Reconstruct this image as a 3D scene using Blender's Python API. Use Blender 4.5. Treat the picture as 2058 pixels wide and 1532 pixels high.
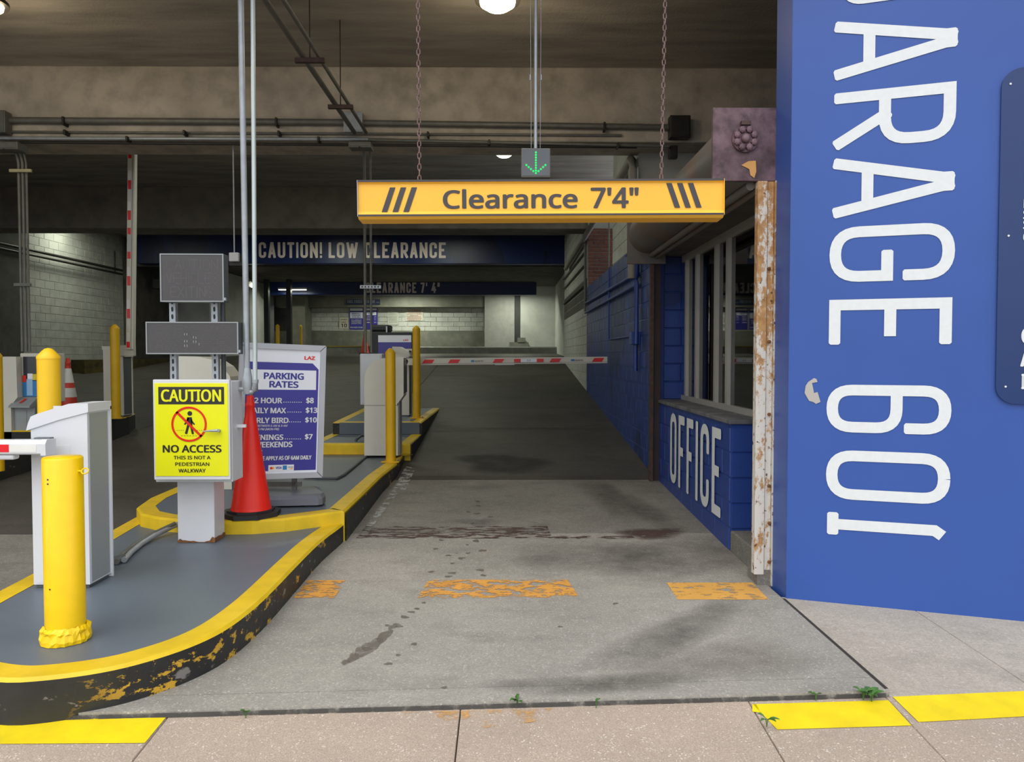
import bpy, bmesh, math, random, os
from mathutils import Vector, Matrix, geometry
random.seed(7)
PI = math.pi
for o in list(bpy.data.objects): bpy.data.objects.remove(o)
scene = bpy.context.scene
COL = scene.collection
# ------------------------------------------------------------------ camera
W, H, F = 2058, 1532, 1550.0
CAMZ = 1.5
cd = bpy.data.cameras.new('camera'); cd.sensor_width = 36; cd.sensor_fit = 'HORIZONTAL'; cd.lens = 36*F/W
cd.clip_end = 300
cam = bpy.data.objects.new('camera', cd); COL.objects.link(cam)
cam.location = (0, 0, CAMZ)
cam.rotation_euler = (PI/2 - math.atan(49/F), 0, -math.atan(13/F))
scene.camera = cam
# ------------------------------------------------------------------ light of the place
world = bpy.data.worlds.new('overcast_sky'); scene.world = world; world.use_nodes = True
bg = world.node_tree.nodes['Background']
bg.inputs[0].default_value = (0.93, 0.965, 1.0, 1); bg.inputs[1].default_value = 1.0
sd = bpy.data.lights.new('hazy_sun', 'SUN'); sd.energy = 0.9; sd.angle = math.radians(50); sd.color = (1, .95, .88)
so = bpy.data.objects.new('hazy_sun', sd); COL.objects.link(so); so.rotation_euler = (math.radians(38), 0, math.radians(-20))
scene.view_settings.view_transform = 'Standard'
scene.view_settings.look = 'None'
scene.view_settings.gamma = 1
scene.view_settings.use_curve_mapping = False
scene.view_settings.exposure = 0.55

# ------------------------------------------------------------------ geometry of the view
CR = cam.rotation_euler.to_matrix()
def ray(px, py):
    d = CR @ Vector(((px-W/2)/F, -(py-H/2)/F, -1)); return d
def onY(px, py, Y):
    d = ray(px, py); t = Y/d.y; return Vector((d.x*t, Y, CAMZ+d.z*t))
def onZ(px, py, z):
    d = ray(px, py); t = (z-CAMZ)/d.z; return Vector((d.x*t, d.y*t, z))
def onX(px, py, X):
    d = ray(px, py); t = X/d.x; return Vector((X, d.y*t, CAMZ+d.z*t))

# ------------------------------------------------------------------ materials
MATS = {}
class NT:
    def __init__(s, name):
        s.m = bpy.data.materials.new(name); s.m.use_nodes = True; s.t = s.m.node_tree
        s.b = s.t.nodes['Principled BSDF']; s.out = s.t.nodes['Material Output']
        g = s.t.nodes.new('ShaderNodeNewGeometry'); s.pos = g.outputs['Position']; s.nor = g.outputs['Normal']
    def n(s, ty, **kw):
        x = s.t.nodes.new(ty)
        for k, v in kw.items(): setattr(x, k, v)
        return x
    def link(s, a, b): s.t.links.new(a, b)
    def inp(s, node, key, v):
        if hasattr(v, 'is_linked') or isinstance(v, bpy.types.NodeSocket): s.link(v, node.inputs[key])
        else: node.inputs[key].default_value = v
    def noise(s, scale, detail=4, stretch=None, rough=.55):
        x = s.n('ShaderNodeTexNoise'); x.inputs['Scale'].default_value = scale; x.inputs['Detail'].default_value = detail
        x.inputs['Roughness'].default_value = rough
        v = s.pos
        if stretch:
            mp = s.n('ShaderNodeMapping'); s.link(s.pos, mp.inputs['Vector']); mp.inputs['Scale'].default_value = stretch; v = mp.outputs[0]
        s.link(v, x.inputs['Vector']); return x.outputs['Fac']
    def voro(s, scale):
        x = s.n('ShaderNodeTexVoronoi'); x.inputs['Scale'].default_value = scale; s.link(s.pos, x.inputs['Vector'])
        return x.outputs['Distance'], x.outputs['Color']
    def ramp(s, f, a, b, ca=0.0, cb=1.0):
        x = s.n('ShaderNodeMapRange'); s.inp(x, 'Value', f); x.inputs['From Min'].default_value = a; x.inputs['From Max'].default_value = b
        x.inputs['To Min'].default_value = ca; x.inputs['To Max'].default_value = cb; return x.outputs[0]
    def mix(s, f, a, b):
        x = s.n('ShaderNodeMix', data_type='RGBA'); s.inp(x, 0, f)
        for k, v in ((6, a), (7, b)):
            if isinstance(v, tuple): v = (v[0], v[1], v[2], 1)
            s.inp(x, k, v)
        return x.outputs[2]
    def math(s, op, a, b=0.0):
        x = s.n('ShaderNodeMath', operation=op); s.inp(x, 0, a); s.inp(x, 1, b); return x.outputs[0]
    def xyz(s):
        x = s.n('ShaderNodeSeparateXYZ'); s.link(s.pos, x.inputs[0]); return x.outputs
    def bump(s, f, strength=.3, dist=.01):
        x = s.n('ShaderNodeBump'); x.inputs['Strength'].default_value = strength; x.inputs['Distance'].default_value = dist
        s.link(f, x.inputs['Height']); s.link(x.outputs[0], s.b.inputs['Normal'])
    def done(s, col=None, rough=.6, metal=0.0, spec=.5):
        if col is not None:
            if isinstance(col, tuple): s.b.inputs['Base Color'].default_value = (*col[:3], 1)
            else: s.link(col, s.b.inputs['Base Color'])
        s.inp(s.b, 'Roughness', rough); s.b.inputs['Metallic'].default_value = metal
        s.b.inputs['Specular IOR Level'].default_value = spec
        return s.m
def lin(r, g, b):
    f = lambda c: ((c/255+.055)/1.055)**2.4 if c/255 > .04045 else c/255/12.92
    return (f(r), f(g), f(b))
def mul(c, k): return tuple(min(1, x*k) for x in c)
def mk(name, col, rough=.5, metal=0.0, var=.12, vs=4, bump=0.0, bs=60, spec=.5):
    if name in MATS: return MATS[name]
    t = NT(name); c = t.mix(t.ramp(t.noise(vs, 5), .3, .7), mul(col, 1-var), mul(col, 1+var))
    if bump: t.bump(t.noise(bs, 3), bump, .004)
    MATS[name] = t.done(c, rough, metal, spec); return MATS[name]
def stained(name, c1, c2, c3, rough=.85, s1=.6, s2=5, bump=.25, stretch=None, spec=.3):
    t = NT(name); a = t.ramp(t.noise(s1, 6, stretch), .35, .65); b = t.ramp(t.noise(s2, 6, stretch), .4, .75)
    c = t.mix(b, t.mix(a, c1, c2), c3); t.bump(t.noise(35, 6), bump, .01)
    MATS[name] = t.done(c, rough, 0, spec); return MATS[name]

ceil_m = stained('board_marked_concrete', (.46, .42, .365), (.36, .33, .285), (.23, .215, .19), s1=.5, s2=2.2, bump=.4, stretch=(.35, 1.6, 1))
beam_m = stained('pale_beam_concrete', (.60, .535, .445), (.49, .435, .365), (.33, .30, .25), s1=1.6, s2=4.5, bump=.3)
dark_conc = stained('dark_concrete', (.12, .11, .095), (.09, .085, .075), (.06, .056, .05), s1=.8, s2=3)  # one dark tone shared by the deep slab, lintel and wall cores
white_block = stained('white_painted_block', (.56, .57, .53), (.49, .50, .46), (.40, .41, .38), rough=.6, s1=.5, s2=4, bump=.35)
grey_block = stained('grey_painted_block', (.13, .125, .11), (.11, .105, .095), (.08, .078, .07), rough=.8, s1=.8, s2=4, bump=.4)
mortar_m = mk('mortar', (.42, .42, .39), .9, var=.1)
white_wall = stained('white_painted_plaster', (.56, .57, .53), (.50, .51, .47), (.42, .43, .4), rough=.7, s1=.5, s2=2, bump=.15)
dado_m = stained('grey_green_dado', (.20, .20, .165), (.15, .155, .13), (.25, .245, .20), s1=.7, s2=3)
def bluemat(name, c, patch, k):
    t = NT(name); n = t.noise(.9, 4, (1, 1, .45)); f = t.ramp(n, .56, .58)
    c2 = t.mix(f, c, patch); c2 = t.mix(t.ramp(t.noise(25, 4), .3, .7), c2, t.mix(.12, c2, (0, 0, 0)))
    t.bump(t.noise(70, 4), .35, .004)
    MATS[name] = t.done(c2, .42, 0, .5); return MATS[name]
FB = lin(52, 85, 160)
blue_block = bluemat('blue_painted_block', lin(40, 68, 142), lin(30, 50, 108), .5)
blue_plain = mk('blue_gloss_paint', lin(40, 68, 142), .35, var=.05)
t = NT('blue_facade_paint')
vd, vc = t.voro(3.1)
c = t.mix(t.ramp(t.noise(.7, 3), .3, .7), mul(FB, .93), mul(FB, 1.07))

c = t.mix(t.ramp(vd, .012, .006), c, (.01, .012, .03))
t.bump(t.noise(60, 4), .12, .002); facade_m = t.done(c, .38, 0, .4)
navy_m = mk('navy_enamel', lin(20, 50, 104), .3, var=.04)
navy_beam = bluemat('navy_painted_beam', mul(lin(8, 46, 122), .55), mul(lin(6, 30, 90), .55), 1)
letter_m = mk('white_letter_paint', (.72, .75, .77), .5, var=.03, vs=30)
letter_dim = mk('pinkish_white_letter_paint', (.92, .80, .74), .6, var=.05)
def brickmat():
    t = NT('red_brick'); oi = t.n('ShaderNodeObjectInfo')
    c = t.mix(oi.outputs['Random'], (.25, .10, .06), (.16, .065, .045)); c = t.mix(t.ramp(t.noise(30, 4), .4, .7), c, (.12, .06, .05))
    return t.done(c, .9)
brick_m = brickmat()
# driveway concrete
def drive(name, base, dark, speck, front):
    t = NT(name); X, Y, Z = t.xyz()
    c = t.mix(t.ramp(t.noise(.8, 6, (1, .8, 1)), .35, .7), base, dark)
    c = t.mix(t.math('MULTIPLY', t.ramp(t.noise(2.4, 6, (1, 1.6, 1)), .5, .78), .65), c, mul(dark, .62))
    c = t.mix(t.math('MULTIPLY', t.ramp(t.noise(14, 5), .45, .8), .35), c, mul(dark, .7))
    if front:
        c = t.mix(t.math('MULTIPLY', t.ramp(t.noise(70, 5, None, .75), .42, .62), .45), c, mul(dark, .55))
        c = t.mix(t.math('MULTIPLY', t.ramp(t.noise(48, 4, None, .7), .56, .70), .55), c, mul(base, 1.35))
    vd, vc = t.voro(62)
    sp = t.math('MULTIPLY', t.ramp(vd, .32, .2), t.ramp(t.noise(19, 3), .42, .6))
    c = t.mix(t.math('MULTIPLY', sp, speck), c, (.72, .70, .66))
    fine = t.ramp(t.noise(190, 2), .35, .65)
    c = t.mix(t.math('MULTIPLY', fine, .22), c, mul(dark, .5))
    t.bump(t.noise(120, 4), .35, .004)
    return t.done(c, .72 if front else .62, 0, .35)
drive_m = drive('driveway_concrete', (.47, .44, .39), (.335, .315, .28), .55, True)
drive_dark = drive('dark_driveway_concrete', (.108, .098, .084), (.062, .058, .051), .1, False)  # darkest floor tone, used for the slabs deeper in the garage
drive_mid = drive('mid_tone_driveway_concrete', (.33, .31, .275), (.20, .19, .168), .3, True)  # tone between the front slabs and the deep ones
walk_pale = drive('pale_sidewalk_concrete', (.58, .52, .44), (.46, .41, .345), .35, True)
def aggregate():
    t = NT('exposed_aggregate'); c = t.mix(t.ramp(t.noise(1.5, 5), .35, .7), (.52, .42, .335), (.43, .35, .285))
    c = t.mix(t.math('MULTIPLY', t.ramp(t.noise(160, 3), .4, .65), .45), c, (.22, .17, .14))
    vd, vc = t.voro(75); sp = t.math('MULTIPLY', t.ramp(vd, .34, .22), t.ramp(t.noise(30, 2), .5, .64)); c = t.mix(t.math('MULTIPLY', sp, .8), c, (.76, .71, .62))
    vd2, _ = t.voro(110); sp2 = t.math('MULTIPLY', t.ramp(vd2, .3, .22), t.ramp(t.noise(33, 2), .5, .6)); c = t.mix(sp2, c, (.66, .55, .48))
    t.bump(t.noise(130, 4), .5, .005); return t.done(c, .85, 0, .3)
walk_m = aggregate()
def decal(name, col, th, sc, soft=.05, rough=.7, fine=None, opac=1.0, fade=False):
    t = NT(name); n = t.noise(sc, 8, fine, .7); f = t.math('MULTIPLY', t.ramp(n, th-soft, th+soft), opac)
    if fade:
        at = t.n('ShaderNodeAttribute', attribute_name='fade'); f = t.math('MULTIPLY', f, t.ramp(t.math('ADD', at.outputs['Fac'], t.math('MULTIPLY', t.math('SUBTRACT', n, .5), .5)), .0, 1.0))
    t.done(t.mix(t.ramp(t.noise(6, 4), .3, .7), col, mul(col, .8)), rough)
    tr = t.n('ShaderNodeBsdfTransparent'); ms = t.n('ShaderNodeMixShader'); t.link(f, ms.inputs[0])
    t.link(tr.outputs[0], ms.inputs[1]); t.link(t.b.outputs[0], ms.inputs[2]); t.link(ms.outputs[0], t.out.inputs[0]); return t.m
worn_orange = decal('worn_orange_paint', (.80, .38, .07), .485, 9, .03, fine=(1, 1.6, 1))
faint_orange = decal('faint_orange_paint', (.75, .42, .14), .56, 8, .08)
fresh_yellow = decal('fresh_yellow_road_paint', (.95, .72, .0), .12, 9, .03)
old_yellow = decal('old_yellow_lane_paint', (.50, .36, .04), .42, 5, .1, opac=.7)
rust_stain = decal('rust_brown_stain', (.10, .055, .045), .53, 13, .03, fine=(.6, 2.2, 1))
oil_stain = decal('oil_stain', (.19, .165, .135), .38, 9, .12, opac=.7)
oil_pool = decal('dark_oil_patch', (.035, .033, .03), .30, 2.2, .25, opac=1.0, fade=True)
tyre_m = decal('tyre_grime', (.08, .075, .068), .47, 2.5, .3, opac=.62, fade=True)
chip_m = decal('chalky_scrape', (.5, .5, .48), .5, 11, .05)
YEL = lin(246, 206, 22)
kerb_top = mk('yellow_kerb_paint', lin(226, 190, 30), .5, var=.1, vs=6, bump=.3, bs=30)
def kerbside():
    t = NT('chipped_black_kerb_paint'); X, Y, Z = t.xyz()
    c = t.mix(t.ramp(t.noise(3, 5), .3, .7), (.018, .018, .018), (.035, .034, .03))
    m = t.math('MULTIPLY', t.ramp(t.noise(8, 8, (1, 1, 1.8), .7), .555, .58), t.math('MULTIPLY', t.ramp(X, -1.85, -1.6), t.math('ADD', t.ramp(Y, 4.7, 4.3), t.ramp(t.noise(2.1, 2), .56, .6))))
    c = t.mix(m, c, (.62, .36, .03)); c = t.mix(t.ramp(t.noise(9, 6, (1, 1, 2)), .64, .68), c, (.22, .2, .18))
    t.bump(t.noise(18, 5), .4, .01); return t.done(c, .5, 0, .4)
kerb_side = kerbside()
deck_m = mk('blue_grey_deck_paint', lin(98, 108, 120), .45, var=.06, vs=2, bump=.12, bs=120)
black_kerb = mk('black_kerb_paint', (.015, .015, .015), .6, var=.2)
yel_steel = mk('yellow_gloss_paint', lin(250, 206, 6), .32, var=.05, vs=8, bump=.2, bs=14)
yel_sleeve = mk('yellow_plastic_sleeve', lin(250, 200, 30), .45, var=.04, bump=.05, bs=90)
yel_dull = mk('yellow_post_paint', lin(222, 176, 12), .4, var=.08)
white_metal = mk('white_powder_coat', lin(216, 218, 224), .4, var=.02)
cream_metal = mk('off_white_powder_coat', lin(214, 212, 200), .45, var=.03)
grey_metal = mk('grey_powder_coat', lin(150, 156, 158), .42, var=.02)
dgrey_metal = mk('dark_grey_panel', lin(84, 90, 94), .42, var=.03)
galv = mk('galvanised_steel', lin(166, 172, 178), .38, .35, var=.12, vs=14)
galv_dark = mk('dusty_conduit_steel', lin(112, 112, 106), .5, .3, var=.15, vs=9)
dark_steel = mk('dark_steel', lin(52, 50, 47), .5, .3, var=.2)
rusty_dark = mk('brown_rusted_steel', lin(74, 56, 52), .7, .1, var=.3, vs=20)
chain_m = mk('rusted_chain_steel', lin(132, 108, 108), .55, .3, var=.25, vs=30)
black_m = mk('black_rubber', (.02, .02, .022), .6, var=.2)
orange_sign = mk('amber_sign_plastic', lin(255, 192, 62), .4, var=.03)
char_m = mk('charcoal_vinyl', lin(66, 62, 66), .5, var=.04)
sign_yel = mk('fluorescent_yellow_vinyl', lin(236, 236, 14), .35, var=.03)
sign_blk = mk('black_vinyl', lin(44, 42, 40), .4, var=.04)
sign_red = mk('red_vinyl', lin(226, 42, 26), .35, var=.03)
purple_m = mk('purple_blue_print', lin(56, 52, 152), .3, var=.04)
board_white = mk('white_print', lin(236, 240, 250), .35, var=.015)
frame_m = mk('silver_sign_frame', lin(182, 186, 194), .4, .1, var=.04)
base_grey = mk('grey_plastic_foot', lin(112, 116, 126), .5, var=.05)
cone_m = mk('red_orange_cone_plastic', lin(250, 42, 26), .42, var=.04)
cone_dim = mk('faded_red_cone_plastic', lin(220, 66, 48), .5, var=.08)
refl_m = mk('reflective_collar', lin(226, 226, 222), .4, var=.05)
red_tape = mk('red_reflective_tape', lin(228, 24, 34), .35, var=.04)
led_dark = mk('unlit_message_face', lin(74, 72, 74), .5, var=.05, vs=6)
led_ghost = mk('unlit_led_dots', lin(112, 110, 112), .5, var=.1)
led_spark = mk('pale_led_dots', lin(196, 196, 196), .5, var=.1)
blue_print = mk('sky_blue_print', lin(40, 128, 196), .4)
kiosk_dark = mk('dark_kiosk_glass', lin(52, 52, 60), .2)
alu = mk('aluminium_window_frame', lin(168, 166, 160), .4, .2, var=.06)
hood_m = stained('grey_shutter_hood_metal', lin(112, 112, 110), lin(92, 92, 92), lin(118, 90, 74), rough=.5, s1=1.2, s2=3, bump=.05)
black_box = mk('black_plastic', (.012, .016, .018), .45)
leaf_m = mk('green_leaf', (.06, .17, .03), .5, var=.3, vs=40)
patch_m = mk('torn_grey_patch', lin(176, 172, 166), .7, var=.06)
wood_grey = mk('weathered_wood_strip', lin(128, 108, 88), .8, var=.2)
def plate():
    t = NT('weathered_maroon_primer'); X, Y, Z = t.xyz()
    c = t.mix(t.ramp(t.noise(6, 6), .4, .68), lin(76, 56, 62), lin(124, 98, 108)); c = t.mix(t.ramp(t.noise(14, 5), .5, .7), c, lin(66, 48, 54))
    t.bump(t.noise(30, 4), .2, .004); return t.done(c, .55, .1)
plate_m = plate()
def rustpost():
    t = NT('rusted_white_paint'); X, Y, Z = t.xyz()
    white = (.66, .63, .58)
    rust = t.mix(t.ramp(t.noise(18, 5), .3, .7), (.36, .17, .06), (.55, .33, .14))
    hgt = t.ramp(Z, .9, 2.6, 0, .12)
    n = t.math('ADD', t.noise(11, 8, (1, 1, .5), .75), hgt); c = t.mix(t.ramp(n, .53, .58), white, rust)
    c = t.mix(t.ramp(t.noise(28, 6), .62, .68), c, (.10, .045, .025)); t.bump(t.noise(40, 5), .4, .004)
    return t.done(c, .75)
rust_m = rustpost()
rust_skirt = mk('rust_flakes', (.20, .085, .03), .9, var=.4, vs=40)
def glassmat():
    t = NT('tinted_window_glass'); t.done((.03, .035, .04), .04, 0, .6); t.b.inputs['Alpha'].default_value = 1
    tr = t.n('ShaderNodeBsdfTransparent'); tr.inputs[0].default_value = (.45, .48, .5, 1)
    gl = t.n('ShaderNodeBsdfGlossy'); gl.inputs['Roughness'].default_value = .02
    fr = t.n('ShaderNodeFresnel'); fr.inputs[0].default_value = 1.6
    ms = t.n('ShaderNodeMixShader'); t.link(t.math('ADD', fr.outputs[0], .08), ms.inputs[0]); t.link(tr.outputs[0], ms.inputs[1]); t.link(gl.outputs[0], ms.inputs[2])
    t.link(ms.outputs[0], t.out.inputs[0]); return t.m
glass_m = glassmat()
def emis(name, col, s):
    t = NT(name); t.done(col, .4); t.b.inputs['Emission Color'].default_value = (*col, 1); t.b.inputs['Emission Strength'].default_value = s; return t.m
lamp_m = emis('lit_lamp_lens', (1, .80, .45), 9)
lamp_cool = emis('lit_cool_lamp_lens', (1, .96, .75), 4)
led_green = emis('lit_green_led', (.0, .95, .10), 1.6)

# ------------------------------------------------------------------ mesh builder
class MB:
    def __init__(s): s.v = []; s.f = []; s.mi = []; s.sm = []
    def add(s, vs, fs, m=0, smooth=False):
        o = len(s.v); s.v += [tuple(v) for v in vs]
        for f in fs: s.f.append(tuple(i+o for i in f)); s.mi.append(m); s.sm.append(smooth)
        return s
    def box(s, x0, x1, y0, y1, z0, z1, m=0, c=0.0):
        if x0 > x1: x0, x1 = x1, x0
        if y0 > y1: y0, y1 = y1, y0
        if z0 > z1: z0, z1 = z1, z0
        if c <= 0:
            vs = [(x, y, z) for x in (x0, x1) for y in (y0, y1) for z in (z0, z1)]
            return s.add(vs, [(0, 1, 3, 2), (4, 6, 7, 5), (0, 4, 5, 1), (2, 3, 7, 6), (0, 2, 6, 4), (1, 5, 7, 3)], m)
        bm = bmesh.new(); bmesh.ops.create_cube(bm, size=1)
        for v in bm.verts: v.co = Vector(((x0+x1)/2+v.co.x*(x1-x0), (y0+y1)/2+v.co.y*(y1-y0), (z0+z1)/2+v.co.z*(z1-z0)))
        bmesh.ops.bevel(bm, geom=bm.edges[:], offset=c, segments=2, affect='EDGES', profile=.5)
        bm.verts.index_update(); s.add([v.co[:] for v in bm.verts], [[v.index for v in f.verts] for f in bm.faces], m); bm.free(); return s
    def prism(s, poly, a, b, axis='y', m=0, cap=True):
        """poly = list of 2D points, extruded between a and b along axis"""
        n = len(poly)
        def P(p, t):
            return {'y': (p[0], t, p[1]), 'x': (t, p[0], p[1]), 'z': (p[0], p[1], t)}[axis]
        vs = [P(p, a) for p in poly]+[P(p, b) for p in poly]
        fs = [(i, (i+1) % n, n+(i+1) % n, n+i) for i in range(n)]
        if cap: fs += [tuple(range(n))[::-1], tuple(range(n, 2*n))]
        return s.add(vs, fs, m)
    def tube(s, pts, r, n=10, m=0, cap=True):
        pts = [Vector(p) for p in pts]; rings = []
        for i, p in enumerate(pts):
            d = (pts[min(i+1, len(pts)-1)]-pts[max(i-1, 0)]).normalized()
            a = Vector((0, 0, 1)) if abs(d.z) < .9 else Vector((1, 0, 0))
            u = d.cross(a).normalized(); w = d.cross(u)
            rr = r[i] if isinstance(r, (list, tuple)) else r
            rings.append([p+(u*math.cos(2*PI*k/n)+w*math.sin(2*PI*k/n))*rr for k in range(n)])
        vs = [v for R in rings for v in R]; fs = []
        for i in range(len(pts)-1):
            for k in range(n): fs.append((i*n+k, i*n+(k+1) % n, (i+1)*n+(k+1) % n, (i+1)*n+k))
        s.add(vs, fs, m, True)
        if cap: s.add(rings[0], [tuple(range(n))[::-1]], m); s.add(rings[-1], [tuple(range(n))], m)
        return s
    def lathe(s, prof, n=24, cx=0, cy=0, m=0, smooth=True):
        vs = [(cx+r*math.cos(2*PI*k/n), cy+r*math.sin(2*PI*k/n), z) for r, z in prof for k in range(n)]
        fs = [(i*n+k, i*n+(k+1) % n, (i+1)*n+(k+1) % n, (i+1)*n+k) for i in range(len(prof)-1) for k in range(n)]
        s.add(vs, fs, m, smooth)
        if prof[0][0] > 1e-4: s.add(vs[:n], [tuple(range(n))[::-1]], m)
        if prof[-1][0] > 1e-4: s.add(vs[-n:], [tuple(range(n))], m)
        return s
    def disc(s, cx, cz, r, y, n=24, r2=None, m=0):
        if r2 is None:
            return s.add([(cx+r*math.cos(2*PI*k/n), y, cz+r*math.sin(2*PI*k/n)) for k in range(n)], [tuple(range(n))], m)
        vs = [(cx+q*math.cos(2*PI*k/n), y, cz+q*math.sin(2*PI*k/n)) for q in (r, r2) for k in range(n)]
        return s.add(vs, [(k, (k+1) % n, n+(k+1) % n, n+k) for k in range(n)], m)
    def poly(s, pts, m=0): return s.add(pts, [tuple(range(len(pts)))], m)
    def mesh(s, name, mats):
        me = bpy.data.meshes.new(name); me.from_pydata(s.v, [], s.f)
        for m in (mats if isinstance(mats, (list, tuple)) else [mats]): me.materials.append(m)
        me.polygons.foreach_set('material_index', s.mi); me.polygons.foreach_set('use_smooth', s.sm); me.update(); return me
    def build(s, name, mats, parent=None, world=False):
        """world=True: the vertices are in world coordinates and get moved to the parent's frame"""
        me = s.mesh(name, mats)
        if world and parent is not None: me.transform(PM[parent.name].inverted())
        return put(name, me, parent)
PM = {}
def put(name, me, parent=None, loc=None, rot=None):
    o = bpy.data.objects.new(name, me); COL.objects.link(o)
    if parent is not None: o.parent = parent
    if loc is not None: o.location = loc
    if rot is not None: o.rotation_euler = rot
    return o
def tag(o, label, cat, group=None, kind=None):
    o['label'] = label; o['category'] = cat
    if group: o['group'] = group
    if kind: o['kind'] = kind
    return o
def thing(name, label, cat, loc=(0, 0, 0), rz=0, group=None, kind=None, rot=None):
    o = bpy.data.objects.new(name, None); COL.objects.link(o); o.empty_display_size = .1
    o.location = loc; o.rotation_euler = rot if rot else (0, 0, rz)
    PM[o.name] = Matrix.Translation(Vector(loc)) @ o.rotation_euler.to_matrix().to_4x4()
    return tag(o, label, cat, group, kind)
def copy_tree(o, parent=None):
    c = o.copy(); COL.objects.link(c)
    if parent: c.parent = parent
    for ch in [x for x in KIDS.get(o.name, [])]: copy_tree(ch, c)
    return c
KIDS = {}
def index_kids(root):
    for o in bpy.data.objects:
        if o.parent is not None: KIDS.setdefault(o.parent.name, [])
    for o in bpy.data.objects:
        if o.parent is not None and o not in KIDS[o.parent.name]: KIDS[o.parent.name].append(o)

# ------------------------------------------------------------------ lettering
FONT = None
try:
    FONT = bpy.data.fonts.load(os.path.join(bpy.utils.resource_path('LOCAL'), 'datafiles', 'fonts', 'NotoSansHebrew-Regular.woff2'))
except Exception: FONT = None
def text_into(mb, s, x0, x1, z0, z1, y=0.0, bold=.02, m=0, shear=0.0, tf=None, nv=None):
    """flat lettering fitted into the box x0..x1, z0..z1 of the plane y"""
    cu = bpy.data.curves.new('t', 'FONT'); cu.body = s; cu.size = 1; cu.resolution_u = 3; cu.shear = shear
    if FONT: cu.font = FONT
    ob = bpy.data.objects.new('t', cu); COL.objects.link(ob)
    dg = bpy.context.evaluated_depsgraph_get(); me = bpy.data.meshes.new_from_object(ob.evaluated_get(dg))
    bpy.data.objects.remove(ob); bpy.data.curves.remove(cu)
    if not me.vertices: return
    xs = [v.co.x for v in me.vertices]; ys = [v.co.y for v in me.vertices]
    a, b, c, d = min(xs), max(xs), min(ys), max(ys)
    bw = bold*1.9*(z1-z0); x0 += bw; x1 -= bw; z0 += bw*.6; z1 -= bw*.6
    sh = [(0, 0), (bw, 0), (-bw, 0), (0, bw*.6), (0, -bw*.6), (bw*.7, bw*.45), (-bw*.7, bw*.45), (bw*.7, -bw*.45), (-bw*.7, -bw*.45)] if bw > 0 else [(0, 0)]
    nv = nv if nv is not None else Vector((0, -1, 0))
    for k, (sx, sz) in enumerate(sh):
        pts = []
        for v in me.vertices:
            x = x0+(v.co.x-a)/(b-a)*(x1-x0)+sx; z = z0+(v.co.y-c)/max(1e-6, d-c)*(z1-z0)+sz
            pts.append(Vector(tf(x, z) if tf else (x, y, z))+nv*(k*.00012))
        mb.add(pts, [tuple(p.vertices) for p in me.polygons], m)
    bpy.data.meshes.remove(me)

R_ = .5
GL = {  # condensed rounded signwriter's capitals: (width, [paths]); a point is (u, v, corner radius flag)
 'A': (.46, [[(0, 0), (.44, 1)], [(1, 0), (.56, 1)], [(.42, 1), (.58, 1)], [(.14, .27), (.86, .27), 'b']]),
 'C': (.45, [[(1, .74), (1, 1, 1), (0, 1, 1), (0, 0, 1), (1, 0, 1), (1, .26)]]),
 'E': (.42, [[(1, 1), (0, 1, 0), (0, 0, 0), (1, 0)], [(0, .51), (.92, .51), 'b']]),
 'F': (.40, [[(1, 1), (0, 1, 0), (0, 0)], [(0, .51), (.9, .51), 'b']]),
 'G': (.45, [[(1, .66), (1, 1, 1), (0, 1, 1), (0, 0, 1), (1, 0, 1), (1, .47, 0), (.55, .47)]]),
 'H': (.46, [[(0, 0), (0, 1)], [(1, 0), (1, 1)], [(0, .5), (1, .5), 'b']]),
 'I': (.13, [[(.5, 0), (.5, 1)]]),
 'K': (.45, [[(0, 0), (0, 1)], [(0, .4), (1, 1)], [(.35, .58), (1, 0)]]),
 'L': (.38, [[(0, 1), (0, 0, 0), (1, 0)]]),
 'N': (.48, [[(0, 0), (0, 1)], [(0, .97), (1, .03), 'b'], [(1, 0), (1, 1)]]),
 'O': (.46, [[(.5, 1), (0, 1, 1), (0, 0, 1), (1, 0, 1), (1, 1, 1), (.5, 1)]]),
 'R': (.45, [[(0, 0), (0, 1, 0), (1, 1, 1), (1, .42, 1), (0, .42)], [(.45, .42), (1, 0)]]),
 'T': (.42, [[(0, 1), (1, 1)], [(.5, 0), (.5, 1)]]),
 'U': (.46, [[(0, 1), (0, 0, 1), (1, 0, 1), (1, 1)]]),
 'W': (.70, [[(0, 1), (.26, 0)], [(.26, 0), (.5, .9)], [(.5, .9), (.74, 0)], [(.74, 0), (1, 1)]]),
 'Y': (.45, [[(0, 1), (.5, .42)], [(1, 1), (.5, .42)], [(.5, .45), (.5, 0)]]),
 '!': (.13, [[(.5, .3), (.5, 1)], [(.5, 0), (.5, .03)]]),
 "'": (.13, [[(.5, .75), (.5, 1)]]),
 '"': (.24, [[(0, .72), (.2, 1)], [(.8, .72), (1, 1)]]),
 '7': (.40, [[(0, 1), (1, 1, 0), (.35, 0)]]),
 '4': (.46, [[(.6, 1), (0, .25, 0), (1, .25)], [(.75, .55), (.75, 0)]]),
 '6': (.45, [[(1, .70), (1, 1, 1), (0, 1, 1), (0, 0, 1), (1, 0, 1), (1, .58, 1), (0, .58)]]),
 '0': (.45, [[(.5, 1), (0, 1, 1), (0, 0, 1), (1, 0, 1), (1, 1, 1), (.5, 1)]]),
 '1': (.20, [[(.55, .02), (.55, .93), (.95, 1.0), 'b'], [(.0, 0), (1, 0)]]),
 ' ': (.16, []),
}
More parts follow.
